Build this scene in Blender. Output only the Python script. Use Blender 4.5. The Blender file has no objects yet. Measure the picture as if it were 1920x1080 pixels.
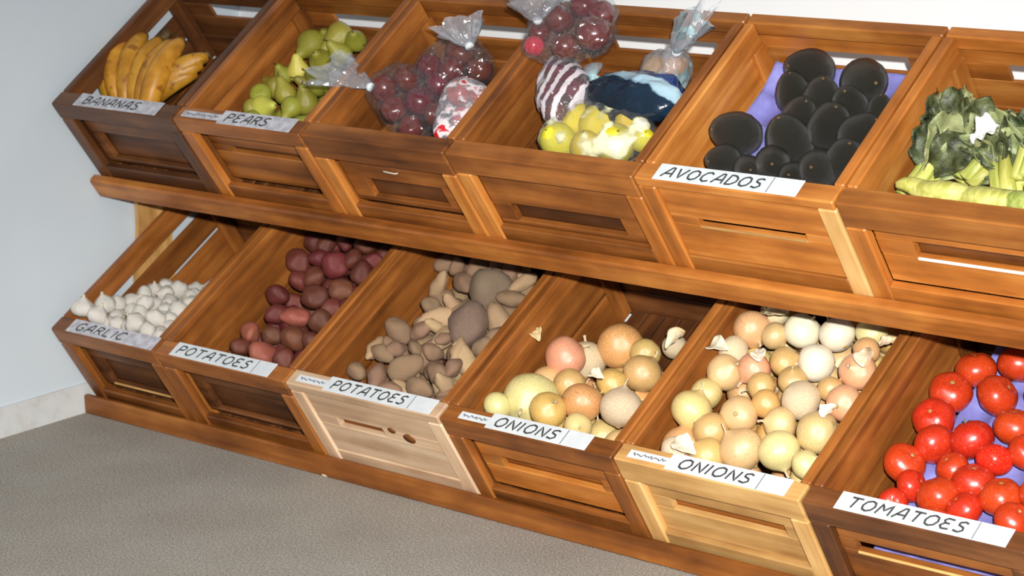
import bpy, bmesh, math, random
import numpy as np
from mathutils import Vector, Matrix, noise

random.seed(7)
RNG = np.random.default_rng(11)
scene = bpy.context.scene
COL = scene.collection
ZF = 0.2015                      # height of the lower crates' front rim above the floor

# ------------------------------------------------------------------ camera, world, light, exposure
F_PX = 4172.9
CAM = Vector((3.54756, -2.64309, 1.11639 + ZF))
RROWS = [(0.757378, 0.652214, -0.031562), (-0.132878, 0.201266, 0.970482), (0.639314, -0.730828, 0.239099)]
cam_d = bpy.data.cameras.new('camera')
cam = bpy.data.objects.new('camera', cam_d)
COL.objects.link(cam)
M = Matrix(RROWS).transposed().to_4x4()
M.translation = CAM
cam.matrix_world = M
cam_d.sensor_width = 36.0
cam_d.lens = 36.0 * F_PX / 1920.0
cam_d.clip_start = 0.05
scene.camera = cam
cam_d.dof.use_dof = True
cam_d.dof.focus_distance = 3.5
cam_d.dof.aperture_fstop = 8.0

world = bpy.data.worlds.new('world')
scene.world = world
world.use_nodes = True
world.node_tree.nodes['Background'].inputs[0].default_value = (0.93, 0.96, 1.0, 1)
world.node_tree.nodes['Background'].inputs[1].default_value = 0.20

fl = bpy.data.lights.new('camera_flash', 'SPOT')      # the flash on the photographer's camera
fl.shadow_soft_size = 0.03
fl.energy = 1000.0
fl.spot_size = math.radians(64)
fl.spot_blend = 1.0
fl.color = (1.0, 0.975, 0.93)
flo = bpy.data.objects.new('camera_flash', fl)
COL.objects.link(flo)
flo.location = CAM + Vector((0.10, 0.02, 0.16))
flo.rotation_euler = (Vector((1.78, -0.40, 0.05)) - flo.location).to_track_quat('-Z', 'Y').to_euler()

cl = bpy.data.lights.new('aisle_fill_light', 'AREA')      # added fill light, unseen over the aisle, to brighten the floor at right
cl.shape = 'RECTANGLE'; cl.size = 1.2; cl.size_y = 0.25
cl.energy = 12.0
cl.color = (0.97, 0.99, 1.0)
clo = bpy.data.objects.new('aisle_fill_light', cl)
COL.objects.link(clo)
clo.location = (2.3, -1.7, 1.9)
clo.rotation_euler = (math.radians(8), math.radians(0), 0)

scene.view_settings.view_transform = 'Standard'
scene.view_settings.look = 'None'
scene.view_settings.exposure = 0.0
scene.view_settings.gamma = 1.0
scene.view_settings.use_curve_mapping = False


def srgb(r, g, b):
    f = lambda c: ((c / 255.0 + 0.055) / 1.055) ** 2.4 if c > 10 else c / 255.0 / 12.92
    return (f(r), f(g), f(b), 1.0)


# ------------------------------------------------------------------ materials
def new_mat(name, rough=0.5, spec=0.5):
    m = bpy.data.materials.new(name)
    m.use_nodes = True
    nt = m.node_tree
    b = nt.nodes['Principled BSDF']
    b.inputs['Roughness'].default_value = rough
    b.inputs['Specular IOR Level'].default_value = spec
    return m, nt, b


def ramp(nt, stops):
    r = nt.nodes.new('ShaderNodeValToRGB')
    el = r.color_ramp.elements
    el[0].position, el[0].color = stops[0]
    el[1].position, el[1].color = stops[-1]
    for p, c in stops[1:-1]:
        e = el.new(p); e.color = c
    return r


def noise_node(nt, vec, scale, detail=3.0, mapping=None, rough=0.55):
    n = nt.nodes.new('ShaderNodeTexNoise')
    n.inputs['Scale'].default_value = scale
    n.inputs['Detail'].default_value = detail
    n.inputs['Roughness'].default_value = rough
    if mapping:
        mp = nt.nodes.new('ShaderNodeMapping')
        mp.inputs['Scale'].default_value = mapping
        nt.links.new(vec, mp.inputs['Vector'])
        vec = mp.outputs['Vector']
    nt.links.new(vec, n.inputs['Vector'])
    return n


def bump(nt, b, height, strength, dist=0.002):
    bp = nt.nodes.new('ShaderNodeBump')
    bp.inputs['Strength'].default_value = strength
    bp.inputs['Distance'].default_value = dist
    nt.links.new(height, bp.inputs['Height'])
    nt.links.new(bp.outputs['Normal'], b.inputs['Normal'])
    return bp


def wood(name, dark, mid, light, rough=0.42):
    m, nt, b = new_mat(name, rough, 0.45)
    at = nt.nodes.new('ShaderNodeAttribute'); at.attribute_name = 'grain'
    n1 = noise_node(nt, at.outputs['Vector'], 1.0, 5.0, (2.2, 38, 38))
    n2 = noise_node(nt, at.outputs['Vector'], 1.0, 3.0, (7, 14, 14))
    mx = nt.nodes.new('ShaderNodeMath'); mx.operation = 'MULTIPLY_ADD'
    mx.inputs[1].default_value = 0.55
    nt.links.new(n1.outputs['Fac'], mx.inputs[0])
    h = nt.nodes.new('ShaderNodeMath'); h.operation = 'MULTIPLY'; h.inputs[1].default_value = 0.45
    nt.links.new(n2.outputs['Fac'], h.inputs[0])
    nt.links.new(h.outputs[0], mx.inputs[2])
    r = ramp(nt, [(0.33, dark), (0.5, mid), (0.66, light)])
    nt.links.new(mx.outputs[0], r.inputs['Fac'])
    bt = nt.nodes.new('ShaderNodeAttribute'); bt.attribute_name = 'board'
    hs = nt.nodes.new('ShaderNodeHueSaturation')
    mr = nt.nodes.new('ShaderNodeMapRange')
    mr.inputs['To Min'].default_value = 0.74; mr.inputs['To Max'].default_value = 1.24
    nt.links.new(bt.outputs['Fac'], mr.inputs['Value'])
    nt.links.new(mr.outputs[0], hs.inputs['Value'])
    nt.links.new(r.outputs['Color'], hs.inputs['Color'])
    nt.links.new(hs.outputs['Color'], b.inputs['Base Color'])
    bump(nt, b, n1.outputs['Fac'], 0.35, 0.001)
    return m


W = {
    'brown': wood('wood_brown', srgb(80, 42, 15), srgb(132, 77, 31), srgb(170, 106, 48)),
    'deep': wood('wood_deep_brown', srgb(54, 29, 15), srgb(92, 54, 27), srgb(126, 79, 42)),
    'orange': wood('wood_orange', srgb(122, 68, 24), srgb(166, 100, 40), srgb(198, 134, 66)),
    'tan': wood('wood_tan', srgb(148, 106, 58), srgb(188, 144, 86), srgb(212, 172, 112)),
    'pale': wood('wood_pale', srgb(166, 132, 102), srgb(200, 168, 136), srgb(218, 192, 162), 0.6),
    'rack': wood('wood_rack', srgb(100, 54, 18), srgb(148, 86, 33), srgb(188, 122, 55)),
}


def skin(name, c1, c2, rough=0.4, scale=3.0, mapping=(1, 1, 1), spots=None, bstr=0.2, vary=0.25, spec=0.5, hue=0.02, fine=30):
    """produce skin: two-tone mottling, tint that differs from piece to piece"""
    m, nt, b = new_mat(name, rough, spec)
    tc = nt.nodes.new('ShaderNodeTexCoord')
    oi = nt.nodes.new('ShaderNodeObjectInfo')
    add = nt.nodes.new('ShaderNodeVectorMath'); add.operation = 'ADD'
    nt.links.new(tc.outputs['Object'], add.inputs[0]); nt.links.new(oi.outputs['Random'], add.inputs[1])
    n = noise_node(nt, add.outputs[0], scale, 4.0, mapping)
    r = ramp(nt, [(0.36, c1), (0.64, c2)])
    nt.links.new(n.outputs['Fac'], r.inputs['Fac'])
    out = r.outputs['Color']
    if spots:
        n3 = noise_node(nt, add.outputs[0], fine, 2.0)
        r3 = ramp(nt, [(0.60, (0, 0, 0, 1)), (0.68, (1, 1, 1, 1))])
        nt.links.new(n3.outputs['Fac'], r3.inputs['Fac'])
        mix = nt.nodes.new('ShaderNodeMix'); mix.data_type = 'RGBA'
        nt.links.new(r3.outputs['Color'], mix.inputs['Factor'])
        nt.links.new(out, mix.inputs['A']); mix.inputs['B'].default_value = spots
        out = mix.outputs['Result']
    hs = nt.nodes.new('ShaderNodeHueSaturation')
    mr = nt.nodes.new('ShaderNodeMapRange'); mr.inputs['To Min'].default_value = 1 - vary; mr.inputs['To Max'].default_value = 1 + vary * 0.6
    nt.links.new(oi.outputs['Random'], mr.inputs['Value']); nt.links.new(mr.outputs[0], hs.inputs['Value'])
    mu = nt.nodes.new('ShaderNodeMath'); mu.operation = 'MULTIPLY'; mu.inputs[1].default_value = 7.31
    fr = nt.nodes.new('ShaderNodeMath'); fr.operation = 'FRACT'
    mh = nt.nodes.new('ShaderNodeMapRange'); mh.inputs['To Min'].default_value = 0.5 - hue; mh.inputs['To Max'].default_value = 0.5 + hue
    nt.links.new(oi.outputs['Random'], mu.inputs[0]); nt.links.new(mu.outputs[0], fr.inputs[0])
    nt.links.new(fr.outputs[0], mh.inputs['Value']); nt.links.new(mh.outputs[0], hs.inputs['Hue'])
    nt.links.new(out, hs.inputs['Color']); nt.links.new(hs.outputs['Color'], b.inputs['Base Color'])
    nb = noise_node(nt, add.outputs[0], scale * 6, 3.0, mapping)
    bump(nt, b, nb.outputs['Fac'], bstr, 0.002)
    return m


STREAK = (1, 1, 0.16)
P = {
    'onion_pale': skin('onion_pale_skin', srgb(200, 162, 100), srgb(232, 208, 150), 0.36, 60, STREAK, vary=0.10, spec=1.0),
    'onion_tan': skin('onion_tan_skin', srgb(182, 136, 78), srgb(222, 186, 124), 0.36, 60, STREAK, vary=0.12, spec=1.0),
    'onion_gold': skin('onion_golden_skin', srgb(190, 132, 60), srgb(232, 194, 122), 0.36, 50, STREAK, vary=0.08, spec=1.0),
    'onion_red': skin('onion_reddish_skin', srgb(206, 140, 92), srgb(236, 190, 144), 0.36, 55, STREAK, vary=0.10, spec=1.0),
    'onion_white': skin('onion_white_skin', srgb(222, 208, 176), srgb(246, 238, 214), 0.36, 50, STREAK, vary=0.06, spec=1.0),
    'onion_green': skin('onion_greenish_skin', srgb(200, 184, 116), srgb(230, 216, 160), 0.36, 40, STREAK, vary=0.04, spec=1.0),
    'onion_papery': skin('onion_papery_skin', srgb(206, 174, 124), srgb(240, 226, 196), 0.5, 50, (1, 1, 0.3), vary=0.1, bstr=0.5),
    'tomato': skin('tomato_skin', srgb(182, 46, 18), srgb(200, 64, 27), 0.28, 12, vary=0.06, bstr=0.01, spec=0.8, hue=0.006),
    'tomato_orange': skin('tomato_orange_skin', srgb(206, 70, 20), srgb(226, 98, 34), 0.2, 12, vary=0.05, bstr=0.03),
    'calyx': skin('green_calyx', srgb(84, 96, 40), srgb(140, 150, 80), 0.6, 60),
    'scar': skin('stem_scar', srgb(150, 120, 60), srgb(196, 170, 110), 0.7, 200),
    'potato': skin('brown_potato_skin', srgb(128, 98, 74), srgb(170, 138, 110), 0.7, 40, spots=srgb(104, 78, 58), hue=.01, vary=0.14, bstr=0.5, fine=110),
    'potato_dark': skin('dusty_potato_skin', srgb(112, 94, 78), srgb(154, 132, 110), 0.8, 40, spots=srgb(84, 64, 48), vary=0.06, bstr=0.5, fine=110),
    'potato_light': skin('light_potato_skin', srgb(172, 138, 102), srgb(208, 178, 138), 0.7, 40, spots=srgb(130, 100, 72), hue=.008, vary=0.1, bstr=0.5, fine=110),
    'potato_red': skin('red_potato_skin', srgb(84, 38, 30), srgb(128, 64, 52), 0.45, 40, spots=srgb(140, 92, 76), vary=0.28, bstr=0.35, fine=90),
    'potato_pink': skin('pink_potato_skin', srgb(140, 70, 58), srgb(184, 106, 88), 0.42, 40, vary=0.1, bstr=0.35),
    'garlic': skin('garlic_skin', srgb(196, 188, 176), srgb(238, 234, 226), 0.5, 60, (1, 1, 0.2), vary=0.10, bstr=0.5),
    'garlic_neck': skin('garlic_neck_skin', srgb(188, 174, 148), srgb(226, 214, 192), 0.6, 60, (1, 1, 0.2)),
    'pear': skin('pear_skin', srgb(118, 116, 36), srgb(168, 164, 66), 0.35, 30, spots=srgb(96, 90, 30), vary=0.2, fine=160),
    'pear_light': skin('light_pear_skin', srgb(180, 172, 66), srgb(212, 206, 100), 0.35, 30, vary=0.1),
    'avocado': skin('avocado_skin', srgb(30, 29, 24), srgb(52, 50, 42), 0.32, 90, vary=0.2, spec=0.9, bstr=0.8, spots=srgb(64, 62, 50), fine=150),
    'apple': skin('dark_red_apple_skin', srgb(78, 14, 18), srgb(122, 28, 30), 0.22, 50, STREAK, vary=0.2, bstr=0.05),
    'apple_bright': skin('bright_red_apple_skin', srgb(166, 22, 30), srgb(206, 60, 62), 0.22, 50, STREAK, vary=0.1, bstr=0.05),
    'lemon': skin('lemon_skin', srgb(222, 198, 24), srgb(244, 226, 60), 0.35, 90, vary=0.06, bstr=0.4),
    'orange_fruit': skin('orange_peel', srgb(196, 120, 24), srgb(226, 160, 60), 0.4, 90, vary=0.06, bstr=0.4),
    'banana': skin('banana_peel', srgb(176, 120, 26), srgb(206, 150, 46), 0.45, 26, vary=0.1, hue=.006, spots=srgb(150, 96, 26), fine=40),
    'stem': skin('brown_stem', srgb(70, 50, 26), srgb(110, 84, 46), 0.7, 100),
    'leaf': skin('dark_leaf', srgb(40, 48, 28), srgb(96, 106, 68), 0.4, 60, vary=0.3, bstr=0.6),
    'leaf_light': skin('light_leaf', srgb(108, 116, 72), srgb(156, 160, 112), 0.45, 40, vary=0.15, bstr=0.6),
    'stalk': skin('pale_stalk', srgb(158, 164, 70), srgb(206, 208, 120), 0.4, 90, (1, 0.1, 1), vary=0.1, bstr=0.5),
    'tray': skin('lavender_tray', srgb(116, 112, 178), srgb(140, 138, 206), 0.7, 20, vary=0.03, bstr=0.3),
}


def plain(name, c, rough=0.6, spec=0.4, nscale=None, c2=None, bstr=0.0):
    m, nt, b = new_mat(name, rough, spec)
    b.inputs['Base Color'].default_value = c
    if nscale:
        tc = nt.nodes.new('ShaderNodeTexCoord')
        n = noise_node(nt, tc.outputs['Object'], nscale, 5.0)
        r = ramp(nt, [(0.38, c), (0.62, c2 or c)])
        nt.links.new(n.outputs['Fac'], r.inputs['Fac'])
        nt.links.new(r.outputs['Color'], b.inputs['Base Color'])
        if bstr:
            bump(nt, b, n.outputs['Fac'], bstr, 0.003)
    return m


PAPER = plain('label_paper', srgb(206, 212, 216), 0.4, 0.4, 40, srgb(214, 219, 222))
PAPER_DIM = plain('label_paper_worn', srgb(170, 168, 176), 0.45, 0.4, 60, srgb(204, 204, 210))
INK = plain('ink', srgb(62, 66, 66), 0.6)
INK_SOFT = plain('ink_faded', srgb(112, 118, 128), 0.6)
STEEL = plain('staple_steel', srgb(214, 206, 196), 0.3, 0.8)
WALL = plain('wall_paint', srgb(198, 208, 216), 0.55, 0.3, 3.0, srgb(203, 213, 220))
SCRAP = plain('white_paper_scrap', srgb(232, 232, 228), 0.6, 0.3, 30, srgb(240, 240, 236))


def baseboard_mat():
    m, nt, b = new_mat('baseboard_paint', 0.5, 0.4)
    tc = nt.nodes.new('ShaderNodeTexCoord')
    n = noise_node(nt, tc.outputs['Object'], 22, 5.0)
    r = ramp(nt, [(0.28, srgb(186, 182, 178)), (0.44, srgb(200, 202, 202)), (0.8, srgb(208, 211, 212))])
    nt.links.new(n.outputs['Fac'], r.inputs['Fac']); nt.links.new(r.outputs['Color'], b.inputs['Base Color'])
    return m


def carpet_mat():
    m, nt, b = new_mat('floor_carpet', 0.95, 0.1)
    tc = nt.nodes.new('ShaderNodeTexCoord')
    n = noise_node(nt, tc.outputs['Object'], 260, 4.0, None, 0.7)
    n2 = noise_node(nt, tc.outputs['Object'], 5, 4.0)
    r = ramp(nt, [(0.3, srgb(120, 114, 104)), (0.5, srgb(166, 161, 152)), (0.7, srgb(204, 201, 194))])
    nt.links.new(n.outputs['Fac'], r.inputs['Fac'])
    r2 = ramp(nt, [(0.3, (0.86, 0.84, 0.82, 1)), (0.7, (1, 1, 1, 1))])
    nt.links.new(n2.outputs['Fac'], r2.inputs['Fac'])
    mx = nt.nodes.new('ShaderNodeMix'); mx.data_type = 'RGBA'; mx.blend_type = 'MULTIPLY'; mx.inputs['Factor'].default_value = 1
    nt.links.new(r.outputs['Color'], mx.inputs['A']); nt.links.new(r2.outputs['Color'], mx.inputs['B'])
    nt.links.new(mx.outputs['Result'], b.inputs['Base Color'])
    bump(nt, b, n.outputs['Fac'], 0.6, 0.004)
    return m


def film_mat(name, white=0.10, gloss=0.26, pattern=None, cols=None, pscale=(1, 1, 1)):
    """clear crinkled plastic film, with an optional printed pattern"""
    m = bpy.data.materials.new(name); m.use_nodes = True
    nt = m.node_tree; nt.nodes.clear()
    out = nt.nodes.new('ShaderNodeOutputMaterial')
    tr = nt.nodes.new('ShaderNodeBsdfTransparent'); tr.inputs[0].default_value = (0.93, 0.94, 0.96, 1)
    gl = nt.nodes.new('ShaderNodeBsdfGlossy'); gl.inputs['Roughness'].default_value = 0.12
    df = nt.nodes.new('ShaderNodeBsdfDiffuse'); df.inputs[0].default_value = srgb(226, 228, 236)
    tc = nt.nodes.new('ShaderNodeTexCoord')
    n = noise_node(nt, tc.outputs['Object'], 30, 2.0, (1, 1, 1), 0.5)
    v = nt.nodes.new('ShaderNodeTexVoronoi'); v.feature = 'DISTANCE_TO_EDGE'; v.inputs['Scale'].default_value = 34
    nt.links.new(tc.outputs['Object'], v.inputs['Vector'])
    ad = nt.nodes.new('ShaderNodeMath'); ad.operation = 'ADD'
    nt.links.new(n.outputs['Fac'], ad.inputs[0]); nt.links.new(v.outputs['Distance'], ad.inputs[1])
    bp = nt.nodes.new('ShaderNodeBump'); bp.inputs['Strength'].default_value = 1.0; bp.inputs['Distance'].default_value = 0.012
    nt.links.new(ad.outputs[0], bp.inputs['Height'])
    nt.links.new(bp.outputs['Normal'], gl.inputs['Normal'])
    m1 = nt.nodes.new('ShaderNodeMixShader'); m1.inputs[0].default_value = white
    nt.links.new(tr.outputs[0], m1.inputs[1]); nt.links.new(df.outputs[0], m1.inputs[2])
    base = m1.outputs[0]
    if pattern:
        mp = nt.nodes.new('ShaderNodeMapping'); mp.inputs['Scale'].default_value = pscale
        nt.links.new(tc.outputs['Object'], mp.inputs['Vector'])
        w = nt.nodes.new('ShaderNodeTexWave' if pattern == 'bands' else 'ShaderNodeTexNoise')
        w.inputs['Scale'].default_value = 1.0
        if pattern == 'bands':
            w.inputs['Distortion'].default_value = 1.6
        nt.links.new(mp.outputs[0], w.inputs['Vector'])
        r = ramp(nt, [(0.52, (0, 0, 0, 1)), (0.6, (1, 1, 1, 1))])
        nt.links.new(w.outputs['Fac'], r.inputs['Fac'])
        r2 = ramp(nt, [(0.0, cols[0]), (0.66, cols[0]), (0.70, cols[1])])
        nt.links.new(w.outputs['Fac'], r2.inputs['Fac'])
        pd = nt.nodes.new('ShaderNodeBsdfDiffuse'); nt.links.new(r2.outputs['Color'], pd.inputs[0])
        m3 = nt.nodes.new('ShaderNodeMixShader')
        nt.links.new(r.outputs['Color'], m3.inputs[0]); nt.links.new(base, m3.inputs[1]); nt.links.new(pd.outputs[0], m3.inputs[2])
        base = m3.outputs[0]
    m2 = nt.nodes.new('ShaderNodeMixShader'); m2.inputs[0].default_value = gloss
    nt.links.new(base, m2.inputs[1]); nt.links.new(gl.outputs[0], m2.inputs[2])
    nt.links.new(m2.outputs[0], out.inputs[0])
    return m


FILM = film_mat('clear_film', 0.03, 0.12)
FILM_PLUME = film_mat('bunched_film', 0.24, 0.24)
FILM_STRIPE = film_mat('film_silver_stripes', 0.08, 0.16, 'bands', (srgb(190, 176, 184), srgb(222, 214, 220)), (14, 60, 90))
FILM_RED = film_mat('film_red_white_print', 0.20, 0.14, 'spots', (srgb(230, 216, 218), srgb(200, 30, 40)), (42, 42, 42))
FILM_CREAM = film_mat('film_white_print', 0.06, 0.12, 'spots', (srgb(236, 234, 190), srgb(240, 240, 224)), (20, 20, 20))
FILM_BLUE = film_mat('film_pale_blue', 0.30, 0.2, 'spots', (srgb(150, 180, 186), srgb(176, 204, 210)), (26, 26, 26))
FILM_NAVY = None


# ------------------------------------------------------------------ mesh helpers
def make_obj(name, me, mat=None, parent=None, loc=None):
    o = bpy.data.objects.new(name, me)
    COL.objects.link(o)
    if mat is not None and not me.materials:
        me.materials.append(mat)
    if parent is not None:
        o.parent = parent
    if loc is not None:
        o.location = loc
    return o


def tag(o, label=None, cat=None, group=None, kind=None):
    if label: o['label'] = label
    if cat: o['category'] = cat
    if group: o['group'] = group
    if kind: o['kind'] = kind
    return o


def empty(name, mat4=None):
    o = bpy.data.objects.new(name, None)
    o.empty_display_size = 0.05
    COL.objects.link(o)
    if mat4 is not None:
        o.matrix_world = mat4
    return o


class Boards:
    """collects bevelled boards of one part, with grain running along each board"""
    def __init__(self):
        self.v = []; self.f = []; self.g = []; self.b = []

    def box(self, x0, x1, y0, y1, z0, z1, bev=0.0016, axis=None, tone=None):
        d = [x1 - x0, y1 - y0, z1 - z0]
        bev = min(bev, min(d) * 0.3)
        bm = bmesh.new()
        bmesh.ops.create_cube(bm, size=1.0)
        for v in bm.verts:
            v.co = Vector(((v.co.x + .5) * d[0] + x0, (v.co.y + .5) * d[1] + y0, (v.co.z + .5) * d[2] + z0))
        bmesh.ops.bevel(bm, geom=list(bm.edges), offset=bev, segments=1, profile=0.7, affect='EDGES')
        a = axis if axis is not None else d.index(max(d))
        order = [a, (a + 1) % 3, (a + 2) % 3]
        off = Vector((random.uniform(0, 9), random.uniform(0, 9), random.uniform(0, 9)))
        tone = random.random() if tone is None else tone
        base = len(self.v)
        for v in bm.verts:
            v.index
            self.v.append(tuple(v.co))
            self.g.append(tuple(Vector([v.co[i] for i in order]) + off))
            self.b.append(tone)
        bm.verts.ensure_lookup_table()
        for i, v in enumerate(bm.verts): v.index = i
        for fc in bm.faces:
            self.f.append([base + v.index for v in fc.verts])
        bm.free()
        return self

    def build(self, name, mat, parent=None):
        me = bpy.data.meshes.new(name)
        me.from_pydata(self.v, [], self.f)
        a = me.attributes.new('grain', 'FLOAT_VECTOR', 'POINT')
        a.data.foreach_set('vector', np.array(self.g, dtype=np.float32).ravel())
        a = me.attributes.new('board', 'FLOAT', 'POINT')
        a.data.foreach_set('value', np.array(self.b, dtype=np.float32))
        return make_obj(name, me, mat, parent)


def mesh_from(name, verts, faces, mat, smooth=True):
    me = bpy.data.meshes.new(name)
    me.from_pydata([tuple(v) for v in verts], [], faces)
    if smooth:
        me.polygons.foreach_set('use_smooth', [True] * len(me.polygons))
    if mat: me.materials.append(mat)
    me.update()
    return me


def revolve(prof, seg=20, fn=None):
    """prof: list of (r, z) from the top down; first and last are poles"""
    vs = [(0, 0, prof[0][1])]; fs = []
    for (r, z) in prof[1:-1]:
        for k in range(seg):
            a = 2 * math.pi * k / seg
            p = Vector((r * math.cos(a), r * math.sin(a), z))
            if fn: p = fn(p, a)
            vs.append(tuple(p))
    vs.append((0, 0, prof[-1][1]))
    n = len(prof) - 2
    for k in range(seg):
        fs.append([0, 1 + k, 1 + (k + 1) % seg])
    for i in range(n - 1):
        for k in range(seg):
            a = 1 + i * seg + k; b = 1 + i * seg + (k + 1) % seg
            fs.append([a, a + seg, b + seg, b])
    last = len(vs) - 1
    for k in range(seg):
        a = 1 + (n - 1) * seg + k; b = 1 + (n - 1) * seg + (k + 1) % seg
        fs.append([a, last, b])
    return vs, fs


def sphere_prof(n=14, rfun=None):
    out = []
    for i in range(n + 1):
        t = math.pi * i / n
        r, z = math.sin(t), math.cos(t)
        if rfun: r, z = rfun(t, r, z)
        out.append((r, z))
    return out


def tube(pts, rad, seg=10, flat=1.0, corner=0.0):
    vs = []; fs = []
    n = len(pts)
    up = Vector((0, 0, 1))
    for i, p in enumerate(pts):
        p = Vector(p)
        d = (Vector(pts[min(i + 1, n - 1)]) - Vector(pts[max(i - 1, 0)])).normalized()
        s = d.cross(up)
        if s.length < 1e-4: s = Vector((1, 0, 0))
        s.normalize(); u = s.cross(d)
        for k in range(seg):
            a = 2 * math.pi * k / seg
            rr = rad[i] * (1 + corner * math.cos(5 * a))
            vs.append(tuple(p + s * rr * math.cos(a) + u * rr * flat * math.sin(a)))
    for i in range(n - 1):
        for k in range(seg):
            a = i * seg + k; b = i * seg + (k + 1) % seg
            fs.append([a, b, b + seg, a + seg])
    fs.append(list(range(seg))[::-1]); fs.append([(n - 1) * seg + k for k in range(seg)])
    return vs, fs


def lumpy(vs, amp, freq, seed):
    off = Vector((seed * 3.1, seed * 1.7, seed * 0.9))
    out = []
    for v in vs:
        v = Vector(v)
        k = 1 + amp * noise.noise(v * freq + off)
        out.append(tuple(v * k))
    return out


# ------------------------------------------------------------------ produce prototypes, unit radius
PROTO = {}


def proto(key, parts_fn, variants):
    PROTO[key] = [parts_fn(s) for s in range(variants)]


def onion_parts(mat, flat=0.9):
    def f(s):
        rr = random.Random(s * 5 + 1)
        neck = rr.uniform(1.06, 1.3); sq = flat * rr.uniform(0.92, 1.06)
        def rf(t, r, z):
            z *= sq
            if t < 0.52:
                u = 1 - t / 0.52
                r = r * (1 - 0.45 * u); z += (neck - 1) * u ** 1.5
            if t > 2.85:
                z -= 0.05 * (t - 2.85) / 0.29
            return r, z
        vs, fs = revolve(sphere_prof(16, rf), 22, lambda p, a: Vector((p.x * (1 + .012 * math.cos(9 * a)), p.y * (1 + .012 * math.cos(9 * a)), p.z)))
        vs = lumpy(vs, 0.07, 1.1, s + 2)
        body = mesh_from('onion', vs, fs, mat)
        zt = max(v[2] for v in vs)
        nv, nf = tube([(0, 0, zt - .10), (0.02, 0, zt + .03), (0.05, 0.02, zt + .16), (0.10, 0.05, zt + .26)], [.11, .075, .07, .10], 8, 0.6, 0.15)
        dry = mesh_from('dry_neck', nv, nf, P['onion_papery'])
        rv, rf2 = revolve([(0, -sq * .93), (.10, -sq * .97), (.13, -sq * 1.02), (.07, -sq * 1.07), (0, -sq * 1.05)], 9)
        root = mesh_from('root_plate', rv, rf2, P['scar'])
        return body, [('dry_neck', dry), ('root_plate', root)]
    return f


for k_ in ('pale', 'tan', 'gold', 'red', 'white', 'green', 'papery'):
    proto('onion_' + k_, onion_parts(P['onion_' + k_]), 3)


def tomato_parts(mat, calyx):
    def f(s):
        def rf(t, r, z):
            z *= 0.84
            if t < 0.5: z -= 0.16 * (1 - t / 0.5) ** 1.2
            if t > 2.8: z += 0.05 * (t - 2.8) / 0.34
            return r, z
        vs, fs = revolve(sphere_prof(16, rf), 24, lambda p, a: p * (1 + .018 * math.cos(5 * a + s)))
        vs = lumpy(vs, 0.04, 1.0, s)
        body = mesh_from('tomato', vs, fs, mat)
        parts = []
        if calyx:
            cv = [(0, 0, .76)]; cf = []
            for k in range(5):
                a = 2 * math.pi * k / 5
                c0 = len(cv)
                for (rr, da, zz) in ((.10, -.5, .75), (.10, .5, .75), (.30, .18, .80), (.30, -.18, .80), (.46, 0, .74)):
                    cv.append((rr * math.cos(a + da), rr * math.sin(a + da), zz))
                cf += [[0, c0, c0 + 1], [c0, c0 + 3, c0 + 2, c0 + 1], [c0 + 3, c0 + 4, c0 + 2]]
            parts.append(('calyx', mesh_from('calyx', cv, cf, P['calyx'])))
            tv, tf = tube([(0, 0, .70), (0.02, 0, .84), (.06, 0, .93)], [.05, .04, .045], 6)
            parts.append(('stem', mesh_from('stem', tv, tf, P['calyx'])))
        else:
            sv, sf = revolve([(0, .705), (.07, .715), (.11, .70), (.08, .66), (0, .66)], 9)
            parts.append(('stem_scar', mesh_from('stem_scar', sv, sf, P['scar'])))
        return body, parts
    return f


proto('tomato', tomato_parts(P['tomato'], False), 3)
proto('tomato_calyx', tomato_parts(P['tomato'], True), 1)
proto('tomato_orange', tomato_parts(P['tomato_orange'], False), 1)


def potato_parts(mat, asp):
    def f(s):
        vs, fs = revolve(sphere_prof(14), 18)
        vs = [(x * asp, y, z * .86) for x, y, z in vs]
        vs = lumpy(vs, 0.26, 0.9, s + 5); vs = lumpy(vs, 0.05, 3.5, s + 9)
        return mesh_from('potato', vs, fs, mat), []
    return f


proto('potato', potato_parts(P['potato'], 1.45), 4)
proto('potato_long', potato_parts(P['potato_light'], 2.2), 3)
proto('potato_big', potato_parts(P['potato_dark'], 1.2), 2)
proto('potato_red', potato_parts(P['potato_red'], 1.15), 4)
proto('potato_pink', potato_parts(P['potato_pink'], 1.5), 2)


def garlic_fn(s):
    def rf(t, r, z):
        z *= 0.82
        if t < 0.8:
            u = 1 - t / 0.8
            r *= 1 - 0.35 * u; z += 0.38 * u ** 1.6
        return r, z
    n = 6 + s
    vs, fs = revolve(sphere_prof(12, rf), 24, lambda p, a: Vector((p.x, p.y, p.z)) * (1 + .07 * math.cos(n * a) * (1 - abs(p.z))))
    vs = lumpy(vs, 0.10, 1.1, s)
    nv, nf = tube([(0, 0, 1.0), (.03, 0, 1.14), (.06, .03, 1.26)], [.20, .12, .11], 8)
    return mesh_from('garlic_bulb', vs, fs, P['garlic']), [('dry_stem', mesh_from('dry_stem', nv, nf, P['garlic_neck']))]


proto('garlic', garlic_fn, 3)


def pear_parts(mat):
    def f(s):
        prof = [(0, 1.52), (.16, 1.5), (.30, 1.36), (.40, 1.12), (.50, .84), (.66, .55), (.86, .24), (.98, -.1), (.96, -.4), (.80, -.70), (.52, -.88), (.24, -.92), (0, -.84)]
        vs, fs = revolve(prof, 20)
        vs = [(x, y, z - .25) for x, y, z in vs]
        vs = lumpy(vs, 0.08, .9, s)
        tv, tf = tube([(0, 0, 1.2), (.02, 0, 1.4), (.10, 0, 1.62)], [.05, .04, .05], 6)
        return mesh_from('pear', vs, fs, mat), [('stem', mesh_from('stem', tv, tf, P['stem']))]
    return f


proto('pear', pear_parts(P['pear']), 3)
proto('pear_light', pear_parts(P['pear_light']), 2)


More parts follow.
